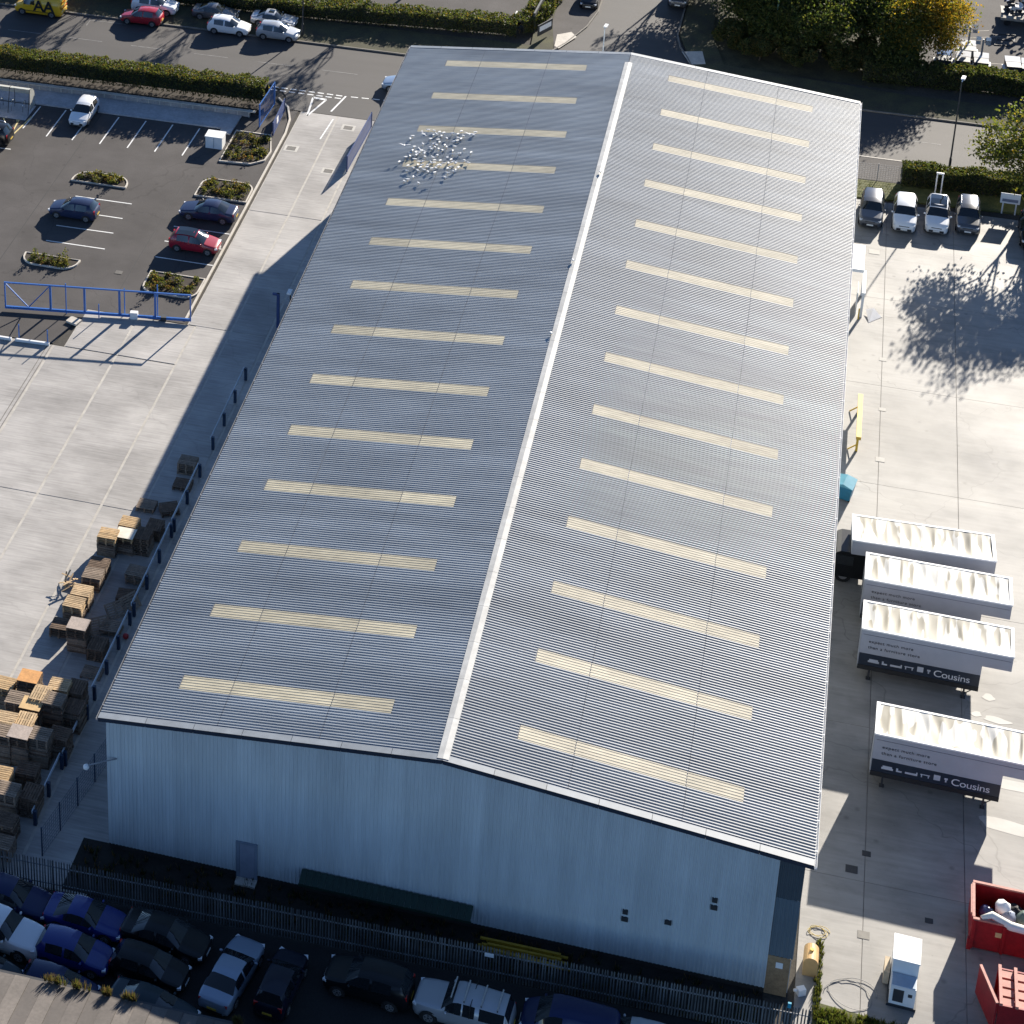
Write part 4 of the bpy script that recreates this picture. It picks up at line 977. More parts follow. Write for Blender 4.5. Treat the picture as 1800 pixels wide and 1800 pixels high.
# compactor at bottom right
cq = empty('open_skip', (45.25, 1.0, 0), 0, 'red ribbed container with faded pink top bars and open door at the bottom right', 'skip')
mb = MB(); mb.bx(.1, 5, .0, .08, .1, 1.85); mb.build('side_wall', m_red, cq); mb = MB(); mb.bx(.1, 5, 2.24, 2.32, .1, 1.85); mb.build('side_wall', m_red, cq)
mb = MB(); mb.bx(.25, 5, .09, 2.23, .1, 1.6); mb.build('container_body', m_red, cq)
for x in (.1, .83, 2.3):
    mb = MB(); mb.bx(x, x + .15, -.05, 2.36, 1.86, 2.02); mb.build('top_bar', m_pink, cq)
for j in range(4):
    for xa, xb in ((.27, .81), (1.0, 2.28), (2.47, 5)):
        mb = MB(); mb.bx(xa, xb, .12 + j * .55, .54 + j * .55, 1.61, 1.8 + .01 * j); mb.build('top_plate', m_pink, cq)
mb = MB(); mb.bar((.0, .0, 1.0), (-.72, 2.15, 1.0), .1, 1.8); dd = mb.build('open_door', m_red, cq); mb = MB(); mb.bar((.0, .0, 1.93), (-.72, 2.15, 1.93), .13, .07); mb.build('door_rim', m_pink, dd)
mb = MB(); mb.bx(2.9, 3.4, -.02, -.005, .6, .9); mb.build('warning_label', m_ypaint, cq)
# air handling / generator unit
gu = empty('generator_unit', (41.0, 2.2, 0), -.04, 'white cabinet machine with grille standing alone on the concrete', 'machine')
mb = MB(); mb.bx(-.62, .62, -.1, 1.5, .15, 2.15); mb.build('housing', m_white, gu); mb = MB(); mb.bx(-.66, .66, -.12, 1.52, 2.15, 2.22); mb.build('lid', m_white, gu)
mb = MB(); mb.bx(-.6, .6, -.95, -.11, .15, 1.35); mb.build('lower_housing', m_white, gu); mb = MB(); mb.bx(-.56, .56, -.9, -.15, 1.351, 1.39); mb.build('blue_top', pm('pale_blue_panel', (.28, .36, .46), .5), gu)
mb = MB(); mb.bx(-.45, .05, -.965, -.95, .35, 1.15); mb.build('grille', m_dark, gu); mb = MB(); mb.bx(.25, .45, -.965, -.95, .8, 1.0); mb.build('control_panel', m_dark, gu)
mb = MB(); mb.bx(-.95, -.68, .2, 1.2, .1, .9); mb.build('side_box', pm('timber_pale', (.5, .4, .28), .8, .2, 3), gu)
mb = MB(); mb.bx(-.7, .7, -1.0, 1.55, 0, .15); mb.build('base_frame', m_dark, gu)
tk = empty('plastic_tank', (36.55, 2.0, 0), .0, 'pale orange plastic tank beside the brick corner', 'tank')
mb = MB(); tp_ = [(-.34, 0), (.34, 0), (.36, .8)] + [(.36 * cos(a), .85 + .36 * sin(a)) for a in [pi * k / 10 for k in range(11)]] + [(-.36, .8)]; n = len(tp_)
mb.add([(x, -.05, z) for x, z in tp_] + [(x, .95, z) for x, z in tp_], [list(range(n)), [2 * n - 1 - k for k in range(n)]] + [((k + 1) % n, k, n + k, n + (k + 1) % n) for k in range(n)])
mb.build('tank_body', pm('tank_orange', (.58, .36, .15), .5, .12, 2), tk)
mb = MB(); mb.cyl((0, .5, 1.18), (0, .5, 1.27), .1, 10); mb.build('cap', m_yel, tk)
jg = empty('white_jug', (36.2, .75, 0), .5, 'white plastic jug lying below the orange tank', 'jug')
mb = MB(); mb.box((0, 0, .2), (.4, .3, .4)); mb.build('jug_body', m_white, jg); mb = MB(); mb.cyl((-.25, 0, .32), (-.4, 0, .36), .07, 8); mb.build('spout', m_white, jg)
rng = random.Random(3)
def coil(c, rr, turns, mat, lb, sq=.75, z=.03):
    pts = []
    for i in range(int(turns * 26)):
        a = 2 * pi * i / 26; q = rr * (1 - .09 * i / 26 + .16 * sin(a * 1.3 + 1) + .07 * sin(a * 2.7)); pts.append((c[0] + q * cos(a), c[1] + q * sq * sin(a), z + .008 * (i % 7)))
    mb = MB(); mb.tube(pts, .016, 5); tag(mb.build('hose', mat, smooth=True), lb, 'hose')
coil((38.49, 1.48), 1.15, 1.6, pm('hose_grey', (.3, .29, .27), .6), 'loose loop of grey hose on the concrete left of the machine', .8)
coil((36.86, 4.91), .5, 2.6, pm('hose_yellow', (.55, .42, .12), .6), 'tangled yellow hose at the foot of the warehouse corner', .7)
mb = MB(); mb.box((44.6, 9.3, .22), (.05, .05, .45)); mb.tube([(46.05, 9.1, 0), (46.0, 9.1, .4), (46.15, 9.1, .5), (46.25, 9.1, .3), (46.15, 9.1, 0)], .015, 5); tag(mb.build('wire_loop', m_galv), 'thin wire loop standing behind the red skip', 'wire')
# puddled pale patches on the right concrete
for i, (p, a, b, lb) in enumerate((((47.0, 18.1), 1.5, .5, 'large pale dried patch right of the nearest lorry body'), ((46.5, 14.9), 1.7, .55, 'pale streaked patch below the overhang of the nearest lorry body'), ((46.0, 23.1), .75, .25, 'small pale patch between the two nearest lorry bodies'), ((45.6, 24.9), .35, .25, 'tiny pale patch under the third lorry overhang'), ((44.9, 23.3), .3, .2, 'tiny pale patch beside the third lorry legs'))):
    mb = MB(); rg = random.Random(i); mb.sheet([(p[0] + a * cos(t) * (1 + .2 * sin(3 * t + i)), p[1] + b * sin(t) * (1 + .25 * cos(2 * t + i))) for t in [2 * pi * k / 22 for k in range(22)]], .011)
    tag(mb.build('dried_puddle', pm('pale_residue', (.40, .385, .355), .6, .12, 1)), lb, 'stain')
# board sign by the hedge, double post
sg = empty('site_sign', (48.3, 81.9, 0), 0, 'white board sign on two posts under the right hand tree', 'sign')
for s in (-1, 1):
    mb = MB(); mb.bx(s * .5 - .05, s * .5 + .05, -.05, .05, 0, 1.7); mb.build('post', m_white, sg)
mb = MB(); mb.bx(-.75, .75, -.09, -.055, 1.0, 1.9); mb.build('board', m_white, sg); mb = MB(); mb.bx(-.6, .6, -.097, -.092, 1.15, 1.4); mb.build('printed_band', pm('sign_ink', (.2, .22, .28), .6), sg)
tp = empty('twin_post', (42.9, 83.35, 0), 0, 'pair of slim white posts in front of the dark hedge', 'posts')
for s in (-1, 1):
    mb = MB(); mb.bx(s * .22 - .05, s * .22 + .05, -.05, .05, 0, 2.0); mb.build('post', m_white, tp)
mb = MB(); mb.bx(-.3, .3, -.06, .06, 2.0, 2.12); mb.build('cap', m_white, tp)
# mesh fence at the roadside, right of the warehouse
def wire_fence(p, q, h, n, lb, mat, wires=9, cols=None):
    d = Vector((q[0] - p[0], q[1] - p[1])); Lg = d.length
    r_ = empty('mesh_fence', (p[0], p[1], 0), math.atan2(d.y, d.x), lb, 'fence')
    pmm = MB().box((0, 0, h / 2 + .05), (.06, .06, h + .1)).mesh('post', mat)
    for i in range(n + 1): place('post', pmm, r_, (Lg * i / n, 0, 0))
    seg = Lg / n; cols = cols or int(seg / .2)
    mb = MB()
    for k in range(wires + 1): mb.bar((0, 0, .05 + (h - .05) * k / wires), (seg, 0, .05 + (h - .05) * k / wires), .012, .012)
    for k in range(cols + 1): mb.bar((seg * k / cols, .012, .05), (seg * k / cols, .012, h), .012, .012)
    me = mb.mesh('mesh_panel', mat)
    for i in range(n): place('mesh_panel', me, r_, (seg * i, 0, 0))
wire_fence((36.3, 84.25), (40.0, 84.45), 1.6, 2, 'grey mesh fence between warehouse and roadside hedge', m_galv)
wire_fence((-2.9, -1.2), (-1.6, 6.5), 1.9, 4, 'blue mesh fence between drive and warehouse corner', m_railblue, 8)

# ================================================================== PALISADE FENCE
fa, fb = Vector((-7.0, -3.45)), Vector((36.6, -2.05))
d = fb - fa; FL = d.length
pf = empty('palisade_fence', (fa.x, fa.y, 0), math.atan2(d.y, d.x), 'long grey steel palisade fence in front of the warehouse gable', 'fence')
mb = MB(); Z = 2.05
mb.add([(-.036, -.012, 0), (0, .012, 0), (.036, -.012, 0), (-.036, -.012, Z), (0, .012, Z), (.036, -.012, Z), (0, .0, Z + .1)], [(0, 1, 4, 3), (1, 2, 5, 4), (2, 0, 3, 5), (3, 4, 6), (4, 5, 6), (5, 3, 6)])
pale = mb.mesh('pale', pm('weathered_galvanised', (.10, .108, .112), .55, .4, .8, orand=.3))
npale = 288
for i in range(npale):
    o = place('pale', pale, pf, (FL * (i + .5) / npale, -.03, .05)); o.rotation_euler = (random.uniform(-.012, .012), random.uniform(-.015, .015), 0)
for z in (.5, 1.7):
    mb = MB(); mb.bar((0, 0, z), (FL, 0, z), .04, .06); mb.build('rail', m_galv, pf)
pme = MB().box((0, .05, 1.02), (.08, .06, 2.0)).mesh('post', m_dark)
for i in range(17): place('post', pme, pf, (FL * i / 16, .03, 0))
mb = MB(); mb.bx(27.95, 28.4, -.06, -.05, 1.5, 1.75); o = mb.build('notice_plate', m_white, pf)
mb = MB(); mb.box((35.6, -2.15, 2.25), (.16, .1, .3)); tag(mb.build('blue_rag', pm('cyan_plastic', (.03, .35, .5), .5)), 'scrap of blue plastic caught on the palisade fence top', 'rag')

# green lean-to and yellow beams behind the fence
lt = empty('green_canopy', (10.9, .28, 0), .0, 'dark green lean-to canopy along the foot of the gable', 'canopy')
m_gcan = pm('green_canopy_sheet', (.006, .026, .018), .5, .2, 1)
me = MB(); me.add([(0, -.0, 1.6), (.34, -.0, 1.6), (.34, -.75, 1.3), (0, -.75, 1.3), (.26, -.0, 1.66), (.26, -.75, 1.36)], [(0, 3, 5, 4), (4, 5, 2, 1)]); cme = me.mesh('canopy_sheet', m_gcan)
for i in range(26): place('canopy_sheet', cme, lt, (i * .345, -.06, 0))
for i in range(10):
    mb = MB(); mb.bar((i * .97 + .1, -.7, 1.3), (i * .97 + .1, -.08, .4), .04, .04); mb.build('strut', m_gcan, lt)
mb = MB(); mb.bx(-.02, 9.0, -.83, -.79, 1.18, 1.33); mb.build('fascia', m_gcan, lt)
m_rack = pm('racking_yellow', (.36, .22, .015), .5, .25, 1)
for i in range(9):
    mb = MB(); x = 20.5 + random.uniform(-.2, .5); z = .12 + .1 * (i // 3); y = -.45 - .28 * (i % 3)
    mb.bar((x, y, z), (x + random.uniform(3.6, 4.3), y - random.uniform(-.05, .25), z), .12, .09)
    tag(mb.build('racking_beam', m_rack), 'dusty yellow racking beam in the pile behind the fence', 'beam', 'yellow racking beams')

# ================================================================== NEIGHBOURING ROOF (bottom left)
nb = empty('neighbour_shed', (5, -14, 0), 0, 'brown sheeted shed roof at the bottom left corner', 'building')
m_brown = [pm('brown_sheet_a', (.088, .076, .068), .8, .2, .6, fine=.15, fscale=6), pm('brown_sheet_b', (.12, .104, .092), .8, .2, .6, fine=.15, fscale=6), pm('brown_sheet_c', (.08, .069, .062), .8, .15, .6, fine=.1, fscale=6)]
A = Vector((-.55, -12.95, 5.0)); B = Vector((12.2, -12.75, 5.0)); e = (B - A).normalized(); back = Vector((.0, -1, .14)).normalized()
for i in range(-14, 24):
    mb = MB(); p = A + e * (i * .75); q = p + e * .74; bk = back * 14
    h_ = Vector((0, 0, .03 * (i % 2)))
    vs = [p + h_, q + h_, q + bk + h_, p + bk + h_]; vs2 = [v_ - Vector((0, 0, .06)) for v_ in vs]
    mb.add(vs + vs2, [(3, 2, 1, 0), (4, 5, 1, 0), (5, 6, 2, 1), (7, 4, 0, 3), (6, 7, 3, 2)]); mb.build('roof_sheet', m_brown[(i * 7 + i // 3) % 3], nb, (-5, 14, 0))
mb = MB(); a = A + e * (-10.5); b = A + e * 18
mb.bar(a + Vector((0, .08, -.1)), b + Vector((0, .08, -.1)), .16, .14); mb.build('gutter', m_dark, nb, (-5, 14, 0))
mb = MB(); mb.bx(a.x, b.x, A.y - .4, A.y - .2, 0, 4.9); mb.build('front_wall', m_plinth, nb, (-5, 14, 0))

# ================================================================== PALLETS
PAL_MESH = {}
def pallet_mesh(wood, boards=7, seed=0):
    key = (wood, boards, seed)
    if key in PAL_MESH: return PAL_MESH[key]
    rg = random.Random(seed); mb = MB()
    for i in range(boards):
        y = -.5 + .05 + .9 * i / (boards - 1); wd = .9 / boards * rg.uniform(.72, .95)
        mb.box((0, y, .133), (1.2, wd, .022))
    for x in (-.55, 0, .55):
        mb.box((x, 0, .111), (.1, 1.0, .02)); mb.box((x, 0, .011), (.1, 1.0, .022))
        for y in (-.45, 0, .45): mb.box((x, y, .061), (.1, .1, .08))
    PAL_MESH[key] = mb.mesh('pallet', WOODS[wood]); return PAL_MESH[key]
PZ = .146
lower = MB(); lower_n = 0
def loose_pallet_into(mb, c, rz, seed):
    rg = random.Random(seed); R = Matrix.Rotation(rz, 3, 'Z')
    def bx(p, d): mb.box(R @ Vector(p) + Vector(c), d, rg.choice([1, 1, 2]) - 1, rot=R)
    for i in range(5): bx((0, -.42 + .21 * i, .133), (1.2, .15, .022))
    for y in (-.45, 0, .45): bx((0, y, .06), (1.2, .1, .1))
    for x in (-.55, .55): bx((x, 0, .011), (.1, 1.0, .022))
def stack(p, n, wood, where, rz=0.0, top=None, boards=7, keep=5, seed=0):
    """n pallets high; the upper ones are things of their own, those buried below go to one joined object"""
    rg = random.Random(seed + int(p[0] * 100))
    wn = ['pale', 'grey', 'brown', 'yellow'][wood]
    for i in range(n):
        z = .012 + PZ * i; a = rz + rg.uniform(-.04, .04); c = (p[0] + rg.uniform(-.03, .03), p[1] + rg.uniform(-.03, .03), z)
        if i < n - keep: loose_pallet_into(lower, c, a, seed + i); continue
        wd = wood if i == n - 1 or rg.random() < .7 else rg.choice([1, 2])
        if i == n - 1 and not top:
            r_ = empty('pallet', c, a, 'top %s wooden pallet of the stack %s' % (wn, where), 'pallet', 'stacked wooden pallets')
            bw_ = .9 / boards
            bme_ = MB().box((0, 0, .133), (1.2, bw_ * .84, .022)).mesh('deck_board', WOODS[wood])
            for k in range(boards): 
                o = place('deck_board', bme_, r_, (rg.uniform(-.01, .01), -.45 + .9 * k / (boards - 1), 0)); o.rotation_euler = (0, 0, rg.uniform(-.015, .015))
            for x in (-.55, 0, .55):
                mb = MB(); mb.box((x, 0, .111), (.1, 1.0, .02)); mb.box((x, 0, .011), (.1, 1.0, .022))
                for y in (-.45, 0, .45): mb.box((x, y, .061), (.1, .1, .08))
                mb.build('bearer', WOODS[wood], r_)
        else:
            o = place('pallet', pallet_mesh(wd, 5 if wd == 2 else 7, rg.randrange(3)), None, c, a)
            tag(o, 'wooden pallet lower down in the stack %s' % where, 'pallet', 'pallets %s' % where)
    if top:
        mb = MB(); mb.box((0, 0, .009), (1.22, 1.02, .016)); o = mb.build('cover_board', top[0], None, (p[0], p[1], .016 + PZ * n), rz); tag(o, top[1], 'board')
ST = [
 ((-4.95, 32.49), 6, 1, 'highest up the drive beside the barrier', 0.0), ((-4.76, 30.80), 2, 2, 'just below the topmost stack', .05), ((-6.40, 28.07), 2, 1, 'alone at the shadow edge', 0),
 ((-4.89, 28.06), 3, 2, 'heaped untidily against the barrier', .5), ((-5.05, 25.52), 6, 2, 'behind the tall slatted dark stack', 1.57), ((-5.31, 23.99), 9, 2, 'tall and slatted in the shadow by the barrier', 1.57),
 ((-6.53, 24.86), 9, 3, 'sunlit behind the white covered stack', 0), ((-7.38, 23.21), 10, 3, 'sunlit and tall at the shadow edge', 0),
 ((-7.28, 21.11), 6, 2, 'dark below the tall sunlit stack', 0), ((-7.27, 19.88), 7, 1, 'half sunlit left of the drive barrier', 0), ((-7.36, 18.03), 8, 0, 'sunlit behind its twin', 0), ((-7.42, 16.94), 8, 0, 'sunlit in front of its twin', 0),
 ((-4.86, 21.16), 5, 1, 'in shade against the fourth barrier', 0), ((-4.91, 19.27), 3, 2, 'low in shade above the leaning pallets', .1), ((-4.92, 16.35), 3, 1, 'small in shade below the leaning pallets', 0), ((-7.70, 15.36), 5, 2, 'dark left of the board topped stack', 0),
 ((-4.99, 14.15), 6, 2, 'slatted in shade beside the board topped stack', 1.57), ((-4.80, 12.59), 1, 1, 'alone flat on the drive', 0),
 ((-8.81, 8.84), 11, 3, 'at the left edge beside the orange board', 0), ((-7.57, 7.61), 13, 1, 'below the orange board', 0), ((-6.35, 8.22), 14, 0, 'white slatted beside the orange board', 1.57), ((-5.63, 9.25), 13, 0, 'half sunlit behind the violet lit stack', 0),
 ((-5.44, 7.96), 14, 1, 'with violet lit boards', 0), ((-4.75, 9.65), 11, 2, 'dark at the barrier side of the cluster', 1.57), ((-4.39, 8.31), 10, 2, 'second dark one at the barrier side', 1.57),
 ((-7.57, 5.82), 14, 0, 'at the left edge with rusty boards', 0), ((-6.53, 6.09), 13, 0, 'with spaced white slats', 1.57), ((-7.41, 4.86), 14, 1, 'at the left edge below the rusty boards', 0), ((-5.30, 5.14), 14, 1, 'right of the grey board', 0),
 ((-4.48, 6.07), 10, 2, 'dark right of the grey board', 0), ((-6.56, 2.25), 11, 3, 'at the left edge lower down', 0), ((-5.40, 3.36), 8, 2, 'dark in the lower cluster gap', 0), ((-5.67, 1.15), 12, 1, 'half sunlit near the fence', 0),
 ((-4.52, 1.69), 9, 2, 'dark beside the half sunlit one near the fence', 1.57), ((-5.22, -0.43), 8, 2, 'dark second from the palisade fence', 0), ((-4.97, -1.62), 6, 1, 'nearest the palisade fence', 0)]
for k, (p, n, wd, wh_, rz) in enumerate(ST): stack(p, n, wd, wh_, rz, seed=k * 3, keep=4 if n > 6 else 5)
stack((-6.38, 23.69), 9, 3, 'with the white sheet, sunlit', 0, (m_board_w, 'white sheet board covering a sunlit pallet stack'), seed=71, keep=4)
stack((-6.30, 14.49), 12, 2, 'topped with a grey board in mid drive', 0, (m_board_g, 'grey board on the tall stack in mid drive'), seed=72, keep=5)
stack((-7.42, 9.25), 14, 2, 'under the orange board', 0, (m_board_o, 'bright orange board on the pallet cluster'), seed=73, keep=4)
stack((-6.59, 7.37), 13, 2, 'under the yellowish board', 0, (pm('yellow_board', (.56, .38, .18), .8, .2, 2), 'yellowish pink board in the middle of the cluster'), seed=74, keep=4)
stack((-6.40, 4.96), 14, 2, 'under the lower grey board', 0, (m_board_g, 'grey board lower in the pallet cluster'), seed=75, keep=4)
tag(lower.build('buried_pallets', [WOODS[1], WOODS[2]]), 'mass of pallets buried under the stacks', 'pallets', kind='stuff')
for k, (p, rz, tilt, lb) in enumerate((((-5.09, 17.71), .75, .62, 'pallet leaning on its edge against the barrier, left of two'), ((-4.48, 18.61), .95, .75, 'pallet leaning on its edge against the barrier, right of two'), ((-5.58, 16.17), .6, .7, 'pallet leaning on the slatted stack'))):
    o = place('pallet', pallet_mesh(1, 7, k), None, (p[0], p[1], .42), rot=(tilt, 0, rz)); tag(o, lb, 'pallet', 'leaning pallets')
for k in range(14):
    p = (-8.65, 19.43); rg = random.Random(k + 50); mb = MB(); a = rg.uniform(0, 3.1); c = (p[0] + rg.uniform(-.45, .45), p[1] + rg.uniform(-.3, .3), .08 + k * .045)
    mb.box(c, (rg.uniform(.5, 1.1), .1, .025), 0, rot=Matrix.Rotation(a, 3, 'Z') @ Matrix.Rotation(rg.uniform(-.5, .5), 3, 'Y'))
    tag(mb.build('broken_board', WOODS[0]), 'splintered pale board in the heap left of the drive stacks', 'board', 'broken boards heap')
mb = MB(); mb.ball((-3.87, 15.97) + (.18,), .19, 10, 8); tag(mb.build('red_ball', m_red, smooth=True), 'dark red ball by the barrier in the shaded drive', 'ball')

# ================================================================== HEDGES, PLANTERS, TREES
def hedge(name, path, wd, h, lb, n, mats, size=.16, weights=None, bare=0.0, group=None, jag=.15, z0=.05):
    path = [Vector(p) for p in path]; seg = [(a, b, (b - a).length) for a, b in zip(path, path[1:])]; tot = sum(s[2] for s in seg)
    r_ = empty(name, (path[0].x, path[0].y, 0), 0, lb, 'hedge', group)
    pts = []; o0 = Vector((path[0].x, path[0].y, 0))
    for _ in range(n):
        q = random.uniform(0, tot)
        for a, b, l_ in seg:
            if q <= l_: break
            q -= l_
        t = (b - a).normalized(); s = Vector((-t.y, t.x)); p = a + t * q
        hh = h * (1 + jag * noise.noise((p.x * .7, p.y * .7, 3)) + jag * .6 * noise.noise((p.x * 2.3, p.y * 2.3, 8)))
        ww = wd / 2 * (1 + .2 * noise.noise((p.x * .9, 5, p.y * .9)))
        f = random.random()
        if f < .42: u = random.uniform(-1, 1); z = hh * random.uniform(.88, 1.02)
        elif f < .92: u = random.choice((-1, 1)) * random.uniform(.78, 1.02); z = hh * random.uniform(bare, 1)
        else: u = random.uniform(-1, 1); z = hh * random.uniform(bare, 1)
        pts.append((p.x + s.x * u * ww - o0.x, p.y + s.y * u * ww - o0.y, z + z0))
    mb = MB(); leaf_quads(mb, pts, size, len(mats), weights); mb.build('foliage', mats, r_)
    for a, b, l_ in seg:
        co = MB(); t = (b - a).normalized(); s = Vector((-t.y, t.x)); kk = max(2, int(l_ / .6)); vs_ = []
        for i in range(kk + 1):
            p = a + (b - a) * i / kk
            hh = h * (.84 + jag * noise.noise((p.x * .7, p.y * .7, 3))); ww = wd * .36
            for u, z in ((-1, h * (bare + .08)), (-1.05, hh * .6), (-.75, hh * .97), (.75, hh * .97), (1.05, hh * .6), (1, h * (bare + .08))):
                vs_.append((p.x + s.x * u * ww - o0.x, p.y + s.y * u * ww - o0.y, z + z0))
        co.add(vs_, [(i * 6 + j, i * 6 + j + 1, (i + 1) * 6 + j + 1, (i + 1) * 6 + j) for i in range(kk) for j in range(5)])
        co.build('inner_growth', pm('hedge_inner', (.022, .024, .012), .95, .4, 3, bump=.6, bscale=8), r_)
    st = MB(); k = max(3, int(tot / .9))
    for i in range(k):
        q = (i + random.uniform(.2, .8)) * tot / k
        for a, b, l_ in seg:
            if q <= l_: break
            q -= l_
        p = a + (b - a).normalized() * q - Vector((o0.x, o0.y)); top = h * random.uniform(.6, .85)
        st.tube([(p.x, p.y, 0), (p.x + random.uniform(-.15, .15), p.y + random.uniform(-.15, .15), top * .5), (p.x + random.uniform(-.3, .3), p.y + random.uniform(-.3, .3), top)], [.05, .035, .015], 5, cap=False)
    st.build('stems', m_bark, r_)
    return r_
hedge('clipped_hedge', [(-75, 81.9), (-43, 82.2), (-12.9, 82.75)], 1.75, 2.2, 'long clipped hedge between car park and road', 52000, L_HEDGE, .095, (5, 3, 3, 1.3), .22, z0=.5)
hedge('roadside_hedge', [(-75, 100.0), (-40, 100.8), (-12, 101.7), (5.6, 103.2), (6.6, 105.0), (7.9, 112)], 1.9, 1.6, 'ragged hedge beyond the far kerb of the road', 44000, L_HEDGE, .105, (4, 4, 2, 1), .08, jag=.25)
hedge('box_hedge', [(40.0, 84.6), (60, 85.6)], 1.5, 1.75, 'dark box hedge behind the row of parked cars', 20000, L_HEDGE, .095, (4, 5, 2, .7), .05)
hedge('plant_yard_hedge', [(36.5, 102.9), (45, 103.3), (70, 104.3)], 1.8, 1.95, 'tall dark hedge across the road on the right', 26000, L_HEDGE, .11, (4, 6, 2, .6), .03, jag=.2)

def planter(name, poly, lb, nplants, tall=0, seed=0):
    rg = random.Random(seed); c = (sum(p[0] for p in poly) / len(poly), sum(p[1] for p in poly) / len(poly))
    r_ = empty(name, (c[0], c[1], 0), 0, lb, 'planting bed')
    P = [(p[0] - c[0], p[1] - c[1]) for p in poly]
    mb = MB(); mb.prism([(x * .95, y * .95) for x, y in P], -.02, .07); mb.build('soil', m_soil, r_)
    mb = MB(); n = len(P)
    outer = [Vector(p) for p in P]; inner = [v_ * (1 - .13 / max(.3, v_.length)) for v_ in outer]
    mb.add([(v_.x, v_.y, z) for z in (-.02, .13) for v_ in outer + inner], [f for i in range(n) for f in ((2 * n + i, 2 * n + (i + 1) % n, 3 * n + (i + 1) % n, 3 * n + i), (i, (i + 1) % n, 2 * n + (i + 1) % n, 2 * n + i), (n + (i + 1) % n, n + i, 3 * n + i, 3 * n + (i + 1) % n))])
    mb.build('kerb', m_kerb, r_)
    xs = [p[0] for p in P]; ys = [p[1] for p in P]
    def inside(x, y):
        k = False
        for i in range(n):
            (xa, ya), (xb, yb) = P[i], P[(i + 1) % n]
            if (ya > y) != (yb > y) and x < (xb - xa) * (y - ya) / (yb - ya) + xa: k = not k
        return k
    tries = 0; m = 0
    while m < nplants and tries < 3000:
        tries += 1; x, y = rg.uniform(min(xs), max(xs)), rg.uniform(min(ys), max(ys))
        if not inside(x * 1.18, y * 1.22): continue
        h = rg.uniform(.22, .5) if m >= tall else rg.uniform(.9, 1.3)
        mb = MB(); pts = []
        for _ in range(34 if m >= tall else 60):
            a = rg.uniform(0, 2 * pi); q = rg.uniform(0, .3) if m >= tall else rg.uniform(0, .3)
            pts.append((q * cos(a), q * sin(a), .08 + h * rg.uniform(.1, 1) * (1 - q)))
        mats = [L_SHRUB[rg.randrange(4)], L_SHRUB[rg.randrange(2)]]
        leaf_quads(mb, pts, .085, 2); mb.build('shrub', mats, r_, (x, y, 0)); m += 1
    return r_
def rrect(x0_, x1_, y0_, y1_, rad, corners=(1, 1, 1, 1), k=5):
    out = []
    for (cx, cy, a0, on) in ((x1_, y1_, 0, corners[0]), (x0_, y1_, pi / 2, corners[1]), (x0_, y0_, pi, corners[2]), (x1_, y0_, 1.5 * pi, corners[3])):
        if not on: out.append((cx, cy)); continue
        sx = -1 if cx == x1_ else 1; sy = -1 if cy == y1_ else 1
        for i in range(k + 1):
            a = a0 + pi / 2 * i / k; out.append((cx + sx * rad + rad * cos(a), cy + sy * rad + rad * sin(a)))
    return out
planter('planting_island', rrect(-25.1, -20.4, 66.5, 68.2, 1.3, (1, 1, 0, 0)), 'half-moon planting island above the small dark blue car', 34, 1, 1)
planter('planting_island', rrect(-14.75, -10.4, 66.9, 69.9, 1.0, (1, 1, 0, 0)), 'rounded planting bed above the dark saloon', 50, 0, 2)
planter('planting_island', rrect(-24.8, -20.3, 53.6, 55.1, 1.2, (0, 0, 1, 1)), 'half-moon planting island above the blue gate', 32, 2, 3)
planter('planting_island', rrect(-14.7, -10.35, 52.3, 55.2, 1.0, (0, 0, 1, 1)), 'rounded planting bed with a young tree below the red hatchback', 50, 1, 4)
planter('planting_island', [(-14.35, 72.8), (-11.7, 73.0), (-10.7, 73.9), (-10.55, 75.5), (-11.3, 78.3), (-14.4, 78.3)], 'large planting bed beside the white cabinet', 62, 0, 5)
planter('planting_island', rrect(-36.5, -33.8, 66.3, 68.0, .5, (1, 0, 0, 0)), 'corner of a planting bed at the left edge', 18, 0, 6)

def tree(name, base, h, clumps, lb, mats, n, size, weights=None, trunk=.22, group=None):
    r_ = empty(name, (base[0], base[1], 0), 0, lb, 'tree', group)
    tr = MB(); zt = h * .55
    tr.tube([(0, 0, 0), (.08, .05, zt * .4), (-.05, .1, zt)], [trunk, trunk * .75, trunk * .4], 8, cap=False)
    for c, q in clumps:
        z = min(zt, max(h * .18, c[2] * .45)); tr.tube([(0, .05, z), (c[0] * .5, c[1] * .5, (z + c[2]) / 2 + .2), c], [trunk * .38, trunk * .22, .02], 5, cap=False)
        for _ in range(3):
            e_ = in_ball(c, q, .5); tr.tube([c, e_], [.03, .008], 4, cap=False)
    tr.build('trunk', m_bark, r_, smooth=True)
    vol = sum(q ** 2 for c, q in clumps); mb = MB()
    for c, q in clumps:
        k = int(n * q * q / vol); leaf_quads(mb, [in_ball(c, q, .4, .85) for _ in range(k)], size, len(mats), weights)
    mb.build('crown', mats, r_); return r_
def clumps(R, h, n, q0, q1, seed, zmin=.35, cx=0, cy=0):
    rg = random.Random(seed); out = []
    for i in range(n):
        a = rg.uniform(0, 2 * pi); z = h * rg.uniform(zmin, .95); rr = R * math.sqrt(rg.random()) * (1 - .55 * abs((z / h - .6) / .5))
        out.append(((cx + rr * cos(a), cy + rr * sin(a), z), rg.uniform(q0, q1)))
    return out
